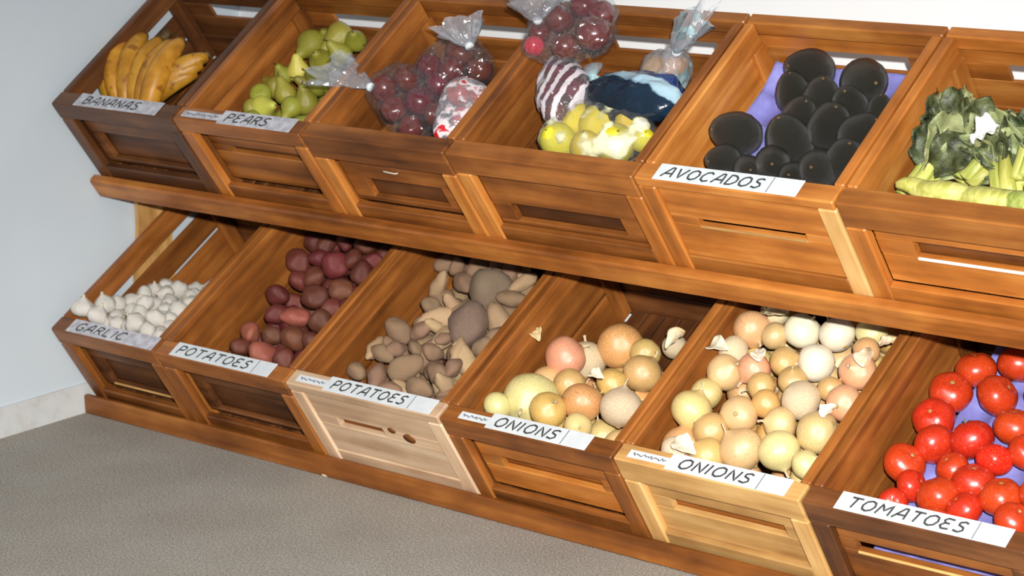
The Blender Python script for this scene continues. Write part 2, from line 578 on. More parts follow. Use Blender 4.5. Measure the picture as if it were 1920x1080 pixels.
def avocado_fn(s):
    prof = [(0, 1.32), (.26, 1.28), (.50, 1.12), (.68, .86), (.82, .55), (.93, .22), (.97, -.1), (.92, -.45), (.74, -.78), (.42, -.97), (0, -1.03)]
    vs, fs = revolve(prof, 20)
    vs = [(x, y, z - .16) for x, y, z in vs]
    vs = lumpy(vs, 0.08, .9, s); vs = lumpy(vs, .02, 6, s)
    tv, tf = revolve([(0, 1.19), (.07, 1.18), (.09, 1.13), (.06, 1.09), (0, 1.09)], 7)
    return mesh_from('avocado', vs, fs, P['avocado']), [('stem_button', mesh_from('stem_button', tv, tf, P['stem']))]


proto('avocado', avocado_fn, 3)


def apple_parts(mat):
    def f(s):
        def rf(t, r, z):
            z *= 0.9
            if t < 0.6: z -= 0.28 * (1 - t / 0.6) ** 1.3
            if t > 2.6: z += 0.18 * (t - 2.6) / 0.54
            r *= 1 - 0.06 * (1 - math.cos(t)) / 2 * 1.5
            return r, z
        vs, fs = revolve(sphere_prof(16, rf), 20, lambda p, a: p * (1 + .02 * math.cos(5 * a)))
        tv, tf = tube([(0, 0, .6), (.03, 0, .85), (.10, 0, 1.05)], [.04, .03, .045], 6)
        return mesh_from('apple', lumpy(vs, .04, 1, s), fs, mat), [('stem', mesh_from('stem', tv, tf, P['stem']))]
    return f


proto('apple', apple_parts(P['apple']), 3)
proto('apple_bright', apple_parts(P['apple_bright']), 1)


def citrus_parts(mat, nip):
    def f(s):
        def rf(t, r, z):
            z *= 1.0 + nip
            if t < .45: z += nip * (1 - t / .45) ** 1.5; r *= 1 - .25 * nip * 3 * (1 - t / .45)
            if t > 2.69: z -= nip * ((t - 2.69) / .45) ** 1.5
            return r, z
        vs, fs = revolve(sphere_prof(16, rf), 20)
        sv, sf = revolve([(0, 1.02 + nip * 1.9), (.06, 1.01 + nip * 1.9), (.08, .99 + nip * 1.8), (0, .96 + nip * 1.8)], 7)
        return mesh_from('citrus', lumpy(vs, .04, 1, s), fs, mat), [('stem_button', mesh_from('stem_button', sv, sf, P['calyx']))]
    return f


proto('lemon', citrus_parts(P['lemon'], .16), 2)
proto('orange', citrus_parts(P['orange_fruit'], 0.0), 1)


def place(key, name, loc, r, rot=None, variant=None, stretch=None):
    var = PROTO[key]
    body, parts = var[(variant if variant is not None else random.randrange(len(var))) % len(var)]
    o = bpy.data.objects.new(name, body)
    COL.objects.link(o)
    o.location = loc
    o.rotation_euler = rot if rot is not None else (random.uniform(-2.6, 2.6), random.uniform(-1, 1), random.uniform(0, 6.28))
    o.scale = (r, r, r) if stretch is None else (r * stretch[0], r * stretch[1], r * stretch[2])
    for nm, me in parts:
        c = bpy.data.objects.new(nm, me)
        COL.objects.link(c); c.parent = o
    return o


# ------------------------------------------------------------------ the rack: frames of the two rows
TH = {'L': 0.54071, 'U': 0.59333}
ORG = {'L': Vector((0, 0, ZF)), 'U': Vector((0, 0.04605, 0.44937 + ZF))}
XJ = {'L': [0.0, 0.316, 0.679, 1.057, 1.434, 1.791, 2.165], 'U': [0.0, 0.362, 0.705, 1.051, 1.45, 1.819, 2.205]}
DP, H = 0.392, 0.21
DR = {'L': 0.500, 'U': 0.392}
T = 0.018                        # side wall thickness
FR = 0.036                       # depth of the front top rail
GAP = 0.002


def frame(row, x):
    th = TH[row]
    R = Matrix.Rotation(th, 4, 'X')
    o = ORG[row] + Vector((x, 0, 0)) - H * (R @ Vector((0, 0, 1, 0))).to_3d()
    return Matrix.Translation(o) @ R


def ray(px, py):
    d = Vector(((px - 960) / F_PX, -(py - 540) / F_PX, -1))
    R3 = Matrix(RROWS).transposed()
    return CAM, (R3 @ d)


def at(F, px, py, z0, z1=None):
    """photo pixel -> point on the crate's pile surface (height z0 at the front, z1 at the back), crate coordinates"""
    if z1 is None: z1 = z0
    Fi = F.inverted()
    o, d = ray(px, py)
    o = Fi @ o; d = Fi.to_3x3() @ d
    k = (z1 - z0) / DP
    t = (z0 + k * o.y - o.z) / (d.z - k * d.y)
    p = o + d * t
    return p, t            # t is the distance along the optical axis


# ------------------------------------------------------------------ the setting
WX = -0.020
WY = 0.578


def slab(name, x0, x1, y0, y1, z0, z1, mat):
    me = bpy.data.meshes.new(name)
    v = [(x, y, z) for x in (x0, x1) for y in (y0, y1) for z in (z0, z1)]
    f = [[0, 1, 3, 2], [4, 6, 7, 5], [0, 4, 5, 1], [2, 3, 7, 6], [0, 2, 6, 4], [1, 5, 7, 3]]
    me.from_pydata(v, [], f)
    o = make_obj(name, me, mat)
    o['kind'] = 'structure'
    return o


slab('floor', WX - 0.1, 4.6, -3.6, WY + 0.1, -0.1, 0.0, carpet_mat())
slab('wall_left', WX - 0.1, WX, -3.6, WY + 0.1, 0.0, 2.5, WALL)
slab('wall_back', WX, 4.6, WY, WY + 0.1, 0.0, 2.5, plain('back_wall_paint', srgb(230, 233, 235), 0.5, 0.3, 3.0, srgb(234, 237, 239)))
slab('baseboard_left', WX, WX + 0.005, -3.6, WY, 0.0, 0.062, baseboard_mat())
slab('baseboard_back', WX + 0.005, 4.6, WY - 0.006, WY, 0.0, 0.062, baseboard_mat())

# ------------------------------------------------------------------ the rack
rack = empty('display_rack')
rack.location = (0, 0.08, 0)
tag(rack, 'stepped wooden display rack holding the two tilted rows of produce crates', 'rack')
RX0, RX1 = WX + 0.006, 2.24


def rack_part(name, boards_obj):
    boards_obj.parent = rack
    boards_obj.matrix_parent_inverse = Matrix.Translation((0, -0.08, 0))
    return boards_obj


b = Boards().box(RX0, RX1, 0.080, 0.0935, 0.0, 0.040, 0.003)
rack_part('plinth', b.build('plinth', W['rack']))


def tilted(b, row, x):
    o = b
    o.matrix_world = frame(row, x)
    return o


for row in 'LU':
    b = Boards()
    for k in range(5 if row == 'L' else 4):
        y0 = 0.012 + k * 0.092
        b.box(RX0 if row == 'U' else 0.0, RX1, y0, y0 + 0.087, -0.0125, -0.0005, 0.0015)
    o = b.build('shelf_board', W['rack']); o.matrix_world = frame(row, 0); o.parent = rack; o.matrix_parent_inverse = Matrix.Translation((0, -0.08, 0))
b = Boards().box(RX0, RX1, -0.022, -0.001, -0.030, 0.018, 0.004)
o = b.build('shelf_lip', W['rack']); o.matrix_world = frame('U', 0); o.parent = rack; o.matrix_parent_inverse = Matrix.Translation((0, -0.08, 0))
b = Boards().box(RX0, RX1, -0.001, 0.012, -0.050, -0.0128, 0.002)
o = b.build('shelf_rail', W['deep']); o.matrix_world = frame('U', 0); o.parent = rack; o.matrix_parent_inverse = Matrix.Translation((0, -0.08, 0))


def post_mesh(x0, x1, ztop_fn, y0, y1, curve):
    """upright board with a scooped front edge"""
    b = Boards()
    n = 14
    vs = []; fs = []; g = []
    zt = lambda y: ztop_fn(y)
    prof = []
    for i in range(n + 1):
        t = i / n
        z = t * zt(y0)
        prof.append((y0 + curve * math.sin(math.pi * min(1, max(0, (t - .55) / .45))) * 1.0, z))
    pts = prof + [(y1, zt(y1)), (y1, 0.0)]
    m = len(pts)
    for x in (x0, x1):
        for y, z in pts: vs.append((x, y, z)); g.append((z, y, x))
    fs.append(list(range(m))); fs.append(list(range(m, 2 * m))[::-1])
    for i in range(m):
        j = (i + 1) % m
        fs.append([i, i + m, j + m, j])
    b.v, b.f, b.g, b.b = vs, fs, g, [0.8] * len(vs)
    return b


def under_upper(y):
    # underside of the upper shelf boards at depth y
    th = TH['U']
    o = ORG['U']
    return o.z + (y - o.y) * math.tan(th) - (H + 0.015) / math.cos(th)


for (x0, x1) in ((RX0, -0.001), (RX1 - 0.02, RX1)):
    rack_part('side_post', post_mesh(x0, x1, under_upper, 0.232, 0.335, 0.018).build('side_post', W['tan']))
    bb = Boards().box(x0, x1, 0.545, 0.572, 0.0, under_upper(0.44), 0.002)
    rack_part('rear_post', bb.build('rear_post', W['rack']))
for x in (0.5, 1.2, 1.95):
    th = TH['L']
    b = Boards()
    ya, yb = 0.115, 0.43
    zl = lambda y: ORG['L'].z + y * math.tan(th) - (H + 0.0145) / math.cos(th)
    vs = [(xx, yy, zz) for xx in (x, x + .02) for (yy, zz) in ((ya, 0.0), (yb, 0.0), (yb, zl(yb)), (ya, max(.002, zl(ya))))]
    b.v = vs; b.g = [(v[1], v[2], v[0]) for v in vs]; b.b = [.3] * 8
    b.f = [[0, 1, 2, 3][::-1], [4, 5, 6, 7], [0, 4, 5, 1][::-1], [1, 5, 6, 2][::-1], [2, 6, 7, 3][::-1], [3, 7, 4, 0][::-1]]
    rack_part('bearer', b.build('bearer', W['rack']))
    bb = Boards().box(x, x + .03, 0.545, 0.572, 0.0, under_upper(0.44), 0.002)
    rack_part('rear_post', bb.build('rear_post', W['rack']))


# ------------------------------------------------------------------ crates
def crate(row, j, label, wall, front, panel, rail_h=0.020, recess=0.010, slot=None, cleat=0.034, backing=True, staples=0, ledge='tan', rail_mat=None):
    x0 = XJ[row][j] + GAP; w = XJ[row][j + 1] - XJ[row][j] - 2 * GAP
    F = frame(row, x0)
    D = DR[row]
    root = empty('produce_crate', F)
    tag(root, label, 'crate', 'wooden produce crates on the rack')
    # sides: three boards each with gaps between them
    for s, xs in ((0, 0.0), (1, w - T)):
        b = Boards()
        b.box(xs, xs + T, FR + .0004, D - .0224, H - .046, H, .0028, tone=0.8)
        xo = xs if s == 0 else xs + T - .008
        for (za, zb) in ((0.084, H - (.071 if j == 0 else .052)), (0.004, 0.076)):
            b.box(xo, xo + .008, 0.0168, D - .0122, za, zb)
        # corner posts inside the ends, closing the gaps
        for yy in (0.0165, D - .050):
            xi = xs + .0085 if s == 0 else xs
            b.box(xi, xi + .009, yy, yy + .034, .010, H - .0465, .0008, 2)
        b.build('side_panel', W[wall], root)
    # bottom slats
    b = Boards(); n = 9; sw = (w - 2 * T) / n
    for k in range(n):
        b.box(T + k * sw + .002, T + (k + 1) * sw - .002, .018, D - .0125, 0.0, .009, .001)
    b.build('bottom_slats', W['brown' if wall == 'orange' else 'deep'], root)
    # back end: boards with a hand slot
    b = Boards()
    sx0, sx1 = 0.085, w - .085
    zs0, zs1 = H - .094, H - .062
    ya = D - .012
    b.box(0, w, ya, ya + .007, zs1, H - .030)
    b.box(0, w, D - .022, D + .002, H - .028, H, .003)
    b.box(0, sx0, ya, ya + .007, zs0, zs1 - .0002, .0004, 0)
    b.box(sx1, w, ya, ya + .007, zs0, zs1 - .0002, .0004, 0)
    b.box(0, w, ya, ya + .007, .062, zs0 - .0002)
    b.box(0, w, ya, ya + .007, 0, .060)
    b.build('back_panel', W['deep' if row == 'L' and wall == 'brown' else wall], root)
    # front end
    b = Boards().box(0, w, 0, FR, H - rail_h, H, .0025)
    b.build('top_rail', W[rail_mat or front], root)
    for xs in (0, w - cleat):
        Boards().box(xs, xs + cleat, 0, .0165, 0, H - rail_h - .0003, .003, tone=.85).build('corner_cleat', W['tan' if (row, j) == ('U', 4) and xs > 0 else ('orange' if row == 'U' and front == 'brown' else front)], root)
    Boards().box(cleat, w - cleat, .002, .0165, 0, .040, .002).build('bottom_rail', W[front], root)
    b = Boards()
    pt = .9 if panel == 'orange' else .5
    y0 = recess; y1 = recess + .012; top = H - rail_h - .0003
    if slot:
        xa, xb, za, zb = slot
        b.box(cleat, w - cleat, y0, y1, zb, top, tone=pt)
        b.box(cleat, xa, y0, y1, za, zb - .0002, .0004, 0)
        b.box(xb, w - cleat, y0, y1, za, zb - .0002, .0004, 0)
        b.box(cleat, w - cleat, y0, y1, .0402, za - .0002, tone=pt)
    else:
        b.box(cleat, w - cleat, y0, y1, .0402, top)
    b.build('front_panel', W[panel], root)
    if slot:
        # the ledge of the slot: rounded lower edge
        if ledge:
            Boards().box(xa, xb, y0 - .002, y0 + .011, za - .0045, za - .0005, .0014).build('slot_ledge', W[ledge] if ledge in W else SCRAP, root)
        if backing:
            Boards().box(xa - .01, xb + .01, y1 + .001, y1 + .006, za - .01, zb + .008, .001).build('inner_board', W['brown' if panel in ('orange', 'pale', 'tan') else 'deep'], root)
    for k in range(staples):
        vs, fs = tube([(w * .42 + k * .1, -.001, H * .60), (w * .42 + .004 + k * .1, -.004, H * .605), (w * .42 + .03 + k * .1, -.004, H * .595), (w * .42 + .034 + k * .1, -.001, H * .59)], [.0014] * 4, 5)
        c = make_obj('staple', mesh_from('staple', vs, fs, STEEL), None, root)
        c.location = (0, y0, 0)
    return root, F, w


CR = {}
CR['U1'] = crate('U', 0, 'dark brown crate of bananas, far left end of the upper row', 'deep', 'deep', 'deep', .040, .020, (.055, .30, .050, .120), ledge=None)
CR['U2'] = crate('U', 1, 'brown crate of green pears in the upper row', 'brown', 'brown', 'brown', .034, .024, (.08, .27, .112, .128), ledge=None)
CR['U3'] = crate('U', 2, 'brown crate of bagged red apples, no name strip, upper row', 'brown', 'brown', 'brown', .055, .018, (.08, .265, .052, .098), staples=1, ledge=None)
CR['U4'] = crate('U', 3, 'brown crate holding bagged lemons and a navy bag, upper row', 'brown', 'brown', 'brown', .046, .014, (.075, .31, .050, .090), ledge=None)
CR['U5'] = crate('U', 4, 'orange wooden crate of black avocados in the upper row', 'orange', 'orange', 'orange', .018, .006, (.085, .285, .112, .126), backing=False)
CR['U6'] = crate('U', 5, 'orange wooden crate of leafy greens, right end of the upper row', 'orange', 'orange', 'orange', .050, .016, (.095, .31, .098, .130), ledge='white')
CR['L1'] = crate('L', 0, 'brown crate of white garlic, far left end of the lower row', 'brown', 'brown', 'deep', .040, .022, (.06, .255, .048, .120))
CR['L2'] = crate('L', 1, 'brown crate of red potatoes in the lower row', 'brown', 'brown', 'deep', .040, .022, (.06, .30, .048, .120), ledge=None)
CR['L3'] = crate('L', 2, 'whitish bleached crate of brown potatoes in the lower row', 'brown', 'pale', 'pale', .020, .004, (.085, .20, .112, .134), ledge=None)
CR['L4'] = crate('L', 3, 'brown crate of large loose onions, left of the fuller onion crate', 'brown', 'brown', 'orange', .042, .018, (.08, .30, .090, .116), ledge=None)
CR['L5'] = crate('L', 4, 'pale tan crate heaped full of onions in the lower row', 'brown', 'tan', 'tan', .050, .012, (.07, .29, .096, .122), ledge=None)
CR['L6'] = crate('L', 5, 'dark brown crate of red tomatoes, right end of the lower row', 'brown', 'deep', 'brown', .045, .012, (.06, .32, .104, .128), backing=False)


# two worn knot holes in the bleached crate's front
_r3 = CR['L3'][0]
for (kx, kz, ks) in ((.262, .124, .011), (.225, .136, .007)):
    vs, fs = revolve([(0, .0006), (ks, .0005), (ks * .98, -.0012), (0, -.0012)], 14)
    vs = [(x * 1.3 + .0, -z, y) for x, y, z in vs]
    o = make_obj('knot', mesh_from('knot', vs, fs, W['brown']), None, _r3)
    o.location = (kx, .0035, kz)
    a = o.data.attributes.new('grain', 'FLOAT_VECTOR', 'POINT')


# ------------------------------------------------------------------ name strips on the front rails
GLYPH = {
    'A': [[(0, 0), (.42, 1), (.62, 1), (.80, 0)], [(.14, .36), (.74, .36)]],
    'B': [[(.05, 0), (.05, 1), (.5, .95), (.6, .75), (.48, .55), (.08, .52)], [(.48, .52), (.7, .3), (.52, .04), (.05, 0)]],
    'C': [[(.72, .82), (.5, 1), (.2, .9), (.02, .55), (.08, .18), (.34, 0), (.68, .12)]],
    'D': [[(.05, 0), (.05, 1), (.42, .96), (.70, .7), (.72, .35), (.46, .04), (.05, 0)]],
    'E': [[(.62, .96), (.2, 1), (.04, .8), (.2, .56), (.5, .54)], [(.2, .56), (.0, .28), (.2, .02), (.64, .06)]],
    'G': [[(.70, .84), (.46, 1), (.16, .86), (.02, .5), (.14, .12), (.44, 0), (.70, .16), (.70, .44), (.44, .44)]],
    'I': [[(.12, 0), (.12, 1)]],
    'L': [[(.06, 1), (.06, .03), (.58, .03)]],
    'M': [[(.02, 0), (.08, 1), (.42, .38), (.78, 1), (.86, 0)]],
    'N': [[(.04, 0), (.04, 1), (.64, 0), (.66, 1)]],
    'O': [[(.38, 1), (.10, .84), (.0, .48), (.12, .12), (.4, 0), (.68, .16), (.78, .52), (.66, .88), (.38, 1)]],
    'P': [[(.05, 0), (.05, 1), (.5, .96), (.62, .74), (.5, .5), (.08, .46)]],
    'R': [[(.05, 0), (.05, 1), (.5, .96), (.62, .76), (.48, .54), (.08, .5)], [(.3, .5), (.68, 0)]],
    'S': [[(.62, .90), (.40, 1), (.12, .88), (.14, .64), (.5, .48), (.60, .22), (.38, 0), (.02, .10)]],
    'T': [[(.0, .97), (.74, .97)], [(.37, .97), (.37, 0)]],
    'V': [[(.02, 1), (.34, 0), (.72, 1)]],
}
GW = {'I': .24, 'M': .9, 'A': .8, 'O': .8, 'D': .74, 'C': .74, 'G': .74, 'T': .74, 'V': .74}


def text_mesh(txt, wid, hei, mat, shear=0.20):
    """hand-lettered capitals drawn with a broad felt pen"""
    adv = sum(GW.get(c, .66) + .24 for c in txt) - .24
    kx = wid / (adv + shear)
    vs = []; fs = []
    x = 0
    for c in txt:
        for st in GLYPH[c]:
            pts = [((x + px + shear * py) * kx, py * hei, 0) for px, py in st]
            dense = []
            for i in range(len(pts) - 1):
                for k in range(3):
                    t = k / 3
                    dense.append(tuple(pts[i][q] * (1 - t) + pts[i + 1][q] * t for q in range(3)))
            dense.append(pts[-1])
            v, f = tube(dense, [.0018] * len(dense), 6, 0.25)
            b0 = len(vs)
            vs += v; fs += [[b0 + q for q in fc] for fc in f]
        x += GW.get(c, .66) + .24
    return mesh_from('lettering', vs, fs, mat)


def strip(key, text, tsp, span, small=None, line=None, ink=INK, paper=PAPER):
    root, F, w = CR[key]
    U = lambda p: at(F, p[0], p[1], H)[0].x
    xa, xb = U(span[0]), U(span[1])
    xs = xa
    z0 = H + .0006
    b = Boards()
    ytop = .0355
    if small:
        xs = U(small[1]) + .004
        b.box(xa, xs + .001, .008, .024, z0, z0 + .0012, .0004)
    b.box(xs, xb, .001, ytop, z0, z0 + .0013, .0004)
    lab = b.build('name_strip', paper, root)
    lab['label'] = 'white paper strip reading %s' % text
    ta, tb = U(tsp[0]), U(tsp[1])
    me = text_mesh(text, tb - ta, .020, ink)
    o = make_obj('lettering', me, None, lab); o.location = (ta, .008, z0 + .0016)
    if line:
        xl = U(line)
        c = Boards().box(xl, xl + .0016, .002, .034, z0 + .0012, z0 + .0018, .0001).build('ruled_line', INK_SOFT, lab)
    if small:
        # a short line of small faded handwriting, too small to read
        sa, sb = U(small[0]), U(small[1])
        n = 60
        pts = []
        for i in range(n):
            t = i / (n - 1)
            pts.append((sa + (sb - sa) * t, .016 + .0034 * math.sin(t * 47 + 2.2 * math.sin(t * 13)) * (0.55 + .45 * math.sin(t * 23 + 1)), z0 + .0014))
        vs, fs = tube(pts, [.0010] * n, 4, 0.3)
        make_obj('small_writing', mesh_from('small_writing', vs, fs, INK_SOFT), None, lab)


strip('U1', 'BANANAS', ((148, 201), (252, 213)), ((135, 199), (290, 217)), ink=INK, paper=PAPER_DIM)
strip('U2', 'PEARS', ((420, 227), (500, 238)), ((340, 217), (545, 244)), ((348, 217), (408, 224)), ink=INK, paper=PAPER_DIM)
strip('U5', 'AVOCADOS', ((1243, 325), (1432, 348)), ((1232, 322), (1500, 357)), line=(1443, 350))
strip('L1', 'GARLIC', ((134, 625), (230, 641)), ((122, 622), (288, 652)), ink=INK, paper=PAPER_DIM)
strip('L2', 'POTATOES', ((328, 664), (470, 688)), ((320, 662), (512, 695)), line=(478, 690))
strip('L3', 'POTATOES', ((620, 727), (760, 757)), ((556, 712), (812, 768)), ((562, 714), (608, 722)), line=(768, 760))
strip('L4', 'ONIONS', ((926, 797), (1048, 820)), ((861, 781), (1105, 833)), ((867, 783), (912, 792)), line=(1057, 823))
strip('L5', 'ONIONS', ((1270, 876), (1408, 907)), ((1178, 853), (1480, 916)), ((1187, 854), (1248, 868)), line=(1425, 905))
strip('L6', 'TOMATOES', ((1587, 947), (1816, 991)), ((1570, 941), (1898, 1006)), line=(1832, 994))

# ------------------------------------------------------------------ placing produce
ORD = ['first', 'second', 'third', 'fourth', 'fifth', 'sixth', 'seventh', 'eighth', 'ninth', 'tenth', 'eleventh', 'twelfth', 'thirteenth', 'fourteenth', 'fifteenth']


def relax(pts, rad, F_w, zmin, iters=60, k=0.92, Dc=0.392):
    pts = np.array(pts, float); rad = np.array(rad, float)
    n = len(pts)
    for _ in range(iters):
        for i in range(n):
            d = pts[i] - pts
            L = np.sqrt((d ** 2).sum(1)); L[i] = 9
            need = (rad[i] + rad) * k - L
            idx = np.where(need > 0)[0]
            for j in idx:
                if j <= i: continue
                u = d[j] / max(L[j], 1e-5) * need[j] * 0.5
                # let them slide mostly up or down in the heap so they keep their places in the pile
                pts[i] += u * [0.5, 0.5, 1.0]; pts[j] -= u * [0.5, 0.5, 1.0]
        pts[:, 0] = np.clip(pts[:, 0], T + rad * .97, F_w - T - rad * .97)
        pts[:, 1] = np.clip(pts[:, 1], FR + .006 + rad, Dc - .020 - rad * .97)
        pts[:, 2] = np.maximum(pts[:, 2], zmin + rad)
    return pts


def pile(key, plane, items, noun, cat, group, where, fill=None, rowstep=0.055, zmin=0.010, rotf=None, kscale=1.0, relax_k=0.92, name=None, front=.044):
    """items: (px, py, radius_px, proto, adjective)"""
    root, F, w = CR[key]
    z0, z1 = plane
    name = name or noun.replace(' ', '_')
    P3 = []; R = []
    for it in items:
        p, dist = at(F, it[0], it[1], z0, z1)
        P3.append(tuple(p)); R.append(it[2] * dist / F_PX * kscale)
    D = DR[key[0]]
    P3 = relax(P3, R, w, zmin, k=relax_k, Dc=D)
    order = sorted(range(len(items)), key=lambda i: P3[i][1])
    rows = {}
    ymin = P3[order[0]][1]
    for i in order:
        rows.setdefault(int((P3[i][1] - ymin) / rowstep), []).append(i)
    objs = []
    for rn, (rk, idx) in enumerate(sorted(rows.items())):
        idx.sort(key=lambda i: P3[i][0])
        for c, i in enumerate(idx):
            it = items[i]
            rot = rotf(i, it) if rotf else None
            st = it[5] if len(it) > 5 else None
            q = F @ Vector(P3[i])
            o = place(it[3], name, q, R[i], rot, i, st)
            rowname = 'front row' if rn == 0 else '%s row back' % ORD[rn]
            pos = 'leftmost' if c == 0 and len(idx) > 1 else ('rightmost' if c == len(idx) - 1 and len(idx) > 1 else ('only one' if len(idx) == 1 else '%s from left' % ORD[c]))
            tag(o, ('%s %s, %s in the %s, %s' % (it[4], noun, pos, rowname, where)).strip(), cat, group)
            objs.append(o)
    if fill:
        fkeys, rlo, rhi, maxn, drop = fill
        pts = list(map(np.array, P3)); rr = list(R)
        A = np.array(pts); B = np.array(rr)
        cnt = 0
        for _ in range(6000):
            r = RNG.uniform(rlo, rhi)
            x = RNG.uniform(T + r, w - T - r); y = RNG.uniform(front + r, D - .018 - r)
            zt = z0 + (z1 - z0) * y / DP - drop
            if zt < zmin + r: continue
            z = RNG.uniform(zmin + r, zt)
            c = np.array([x, y, z])
            L = np.sqrt(((A - c) ** 2).sum(1))
            if (L < (B + r) * relax_k).any(): continue
            A = np.vstack([A, c]); B = np.append(B, r)
            o = place(fkeys[cnt % len(fkeys)], name, F @ Vector(c), r, None, cnt)
            tag(o, '%s lying under the top layer, %s' % (noun, where), cat, group + ', lower layers')
            cnt += 1
            if cnt >= maxn: break
    return objs


def upright(F_key, tilt=0.5):
    def f(i, it):
        r = random.Random(i * 7 + 3)
        return (r.uniform(-tilt, tilt) + 0.3, r.uniform(-tilt, tilt), r.uniform(0, 6.28))
    return f


# --- onions, right (heaped) crate
on5 = [(1392, 609, 34, 'onion_red', 'reddish'), (1448, 588, 27, 'onion_papery', 'papery'), (1453, 630, 25, 'onion_pale', 'small pale'),
       (1504, 621, 32, 'onion_white', 'bright pale'), (1570, 627, 32, 'onion_white', 'bright pale'), (1634, 626, 29, 'onion_green', 'yellowish'),
       (1361, 664, 27, 'onion_papery', 'torn papery'), (1411, 693, 30, 'onion_red', 'pinkish brown'), (1472, 680, 28, 'onion_tan', 'tan'),
       (1530, 680, 34, 'onion_white', 'whitish'), (1610, 694, 34, 'onion_red', 'reddish rimmed'), (1347, 710, 33, 'onion_pale', 'pale'),
       (1308, 756, 29, 'onion_pale', 'pale'), (1258, 770, 36, 'onion_pale', 'large pale'), (1228, 806, 38, 'onion_tan', 'large pinkish'),
       (1331, 801, 33, 'onion_tan', 'tan'), (1383, 780, 33, 'onion_pale', 'pale'), (1423, 762, 26, 'onion_gold', 'small brown'),
       (1502, 750, 36, 'onion_papery', 'large papery'), (1584, 757, 33, 'onion_red', 'pink'), (1462, 795, 31, 'onion_pale', 'pale'),
       (1533, 811, 39, 'onion_pale', 'large pale'), (1390, 843, 40, 'onion_pale', 'large pale'), (1462, 845, 38, 'onion_green', 'large yellowish'),
       (1326, 850, 34, 'onion_tan', 'tan'), (1268, 834, 26, 'onion_papery', 'papery'), (1512, 872, 27, 'onion_green', 'yellowish'),
       (1488, 716, 27, 'onion_tan', 'tan'), (1428, 727, 26, 'onion_tan', 'tan'), (1558, 730, 24, 'onion_tan', 'small tan'), (1625, 656, 24, 'onion_tan', 'small tan')]
pile('L5', (.165, .175), on5, 'onion', 'onion', 'onions in the heaped crate', 'heaped onion crate', fill=(['onion_tan', 'onion_pale', 'onion_gold'], .028, .036, 60, .045), kscale=1.08, relax_k=.86)
# --- onions, left crate
on4 = [(965, 668, 36, 'onion_red', 'reddish'), (1050, 661, 36, 'onion_papery', 'pale papery'), (1139, 656, 42, 'onion_gold', 'large golden'),
       (951, 733, 50, 'onion_green', 'largest greenish'), (1026, 713, 32, 'onion_red', 'reddish'), (1066, 722, 30, 'onion_tan', 'tan'),
       (1092, 754, 36, 'onion_gold', 'golden'), (1022, 766, 33, 'onion_gold', 'golden'), (1204, 700, 35, 'onion_tan', 'tan'),
       (1206, 662, 27, 'onion_tan', 'small tan'), (1165, 764, 37, 'onion_papery', 'pinkish papery'), (1083, 800, 25, 'onion_pale', 'small pale'),
       (1148, 720, 28, 'onion_gold', 'small brown'), (1264, 650, 22, 'onion_papery', 'small papery'), (902, 748, 25, 'onion_green', 'small pale')]
pile('L4', (.175, .055), on4, 'onion', 'onion', 'onions in the half empty crate', 'half-empty onion crate', fill=(['onion_tan', 'onion_gold', 'onion_pale'], .026, .036, 40, .045), kscale=1.08, relax_k=.86)
# --- tomatoes
to6 = [(1831, 693, 37), (1911, 683, 38), (1782, 735, 39), (1871, 742, 39), (1742, 784, 39), (1818, 825, 41), (1902, 800, 38), (1744, 840, 38),
       (1678, 884, 39), (1744, 922, 40), (1822, 907, 39), (1871, 932, 40), (1867, 866, 34), (1916, 850, 34), (1800, 953, 35), (1898, 972, 36), (1690, 926, 28),
       (1960, 745, 38), (1975, 880, 38), (1950, 930, 38), (1985, 810, 38), (1700, 905, 30), (1790, 880, 30), (1760, 965, 28)]
items = []
for i, (x, y, r) in enumerate(to6):
    k = 'tomato_calyx' if i == 5 else ('tomato_orange' if i == 12 else 'tomato')
    items.append((x, y, r, k, 'green-stemmed red' if i == 5 else ('orange-red' if i == 12 else 'shiny red')))
pile('L6', (.110, .110), items, 'tomato', 'tomato', 'tomatoes on the lavender tray', 'tomato crate', zmin=.068, rotf=upright('L6', .8), rowstep=.06, kscale=1.06, relax_k=.84)
# --- red potatoes
rp = [(563, 450, 20), (600, 457, 19), (647, 452, 18), (687, 460, 21), (630, 497, 26), (680, 513, 24), (560, 490, 23), (520, 553, 22), (590, 557, 24),
      (640, 543, 22), (553, 594, 20, 1), (602, 603, 23), (470, 624, 20, 1), (510, 628, 18), (550, 633, 26), (493, 663, 26, 1), (533, 675, 22), (450, 650, 18),
      (590, 520, 22), (560, 525, 20), (622, 580, 20), (662, 485, 18), (600, 485, 20), (655, 575, 20), (585, 640, 20), (700, 490, 18), (520, 590, 19)]
items = [(a[0], a[1], a[2] * 1.08, 'potato_pink' if len(a) > 3 else 'potato_red', 'bright pink' if len(a) > 3 else 'dark red') for a in rp]
pile('L2', (.125, .125), items, 'potato', 'potato', 'red potatoes in the crate', 'red potato crate', fill=(['potato_red'], .020, .028, 70, .016), relax_k=.80, kscale=.93, name='red_potato')
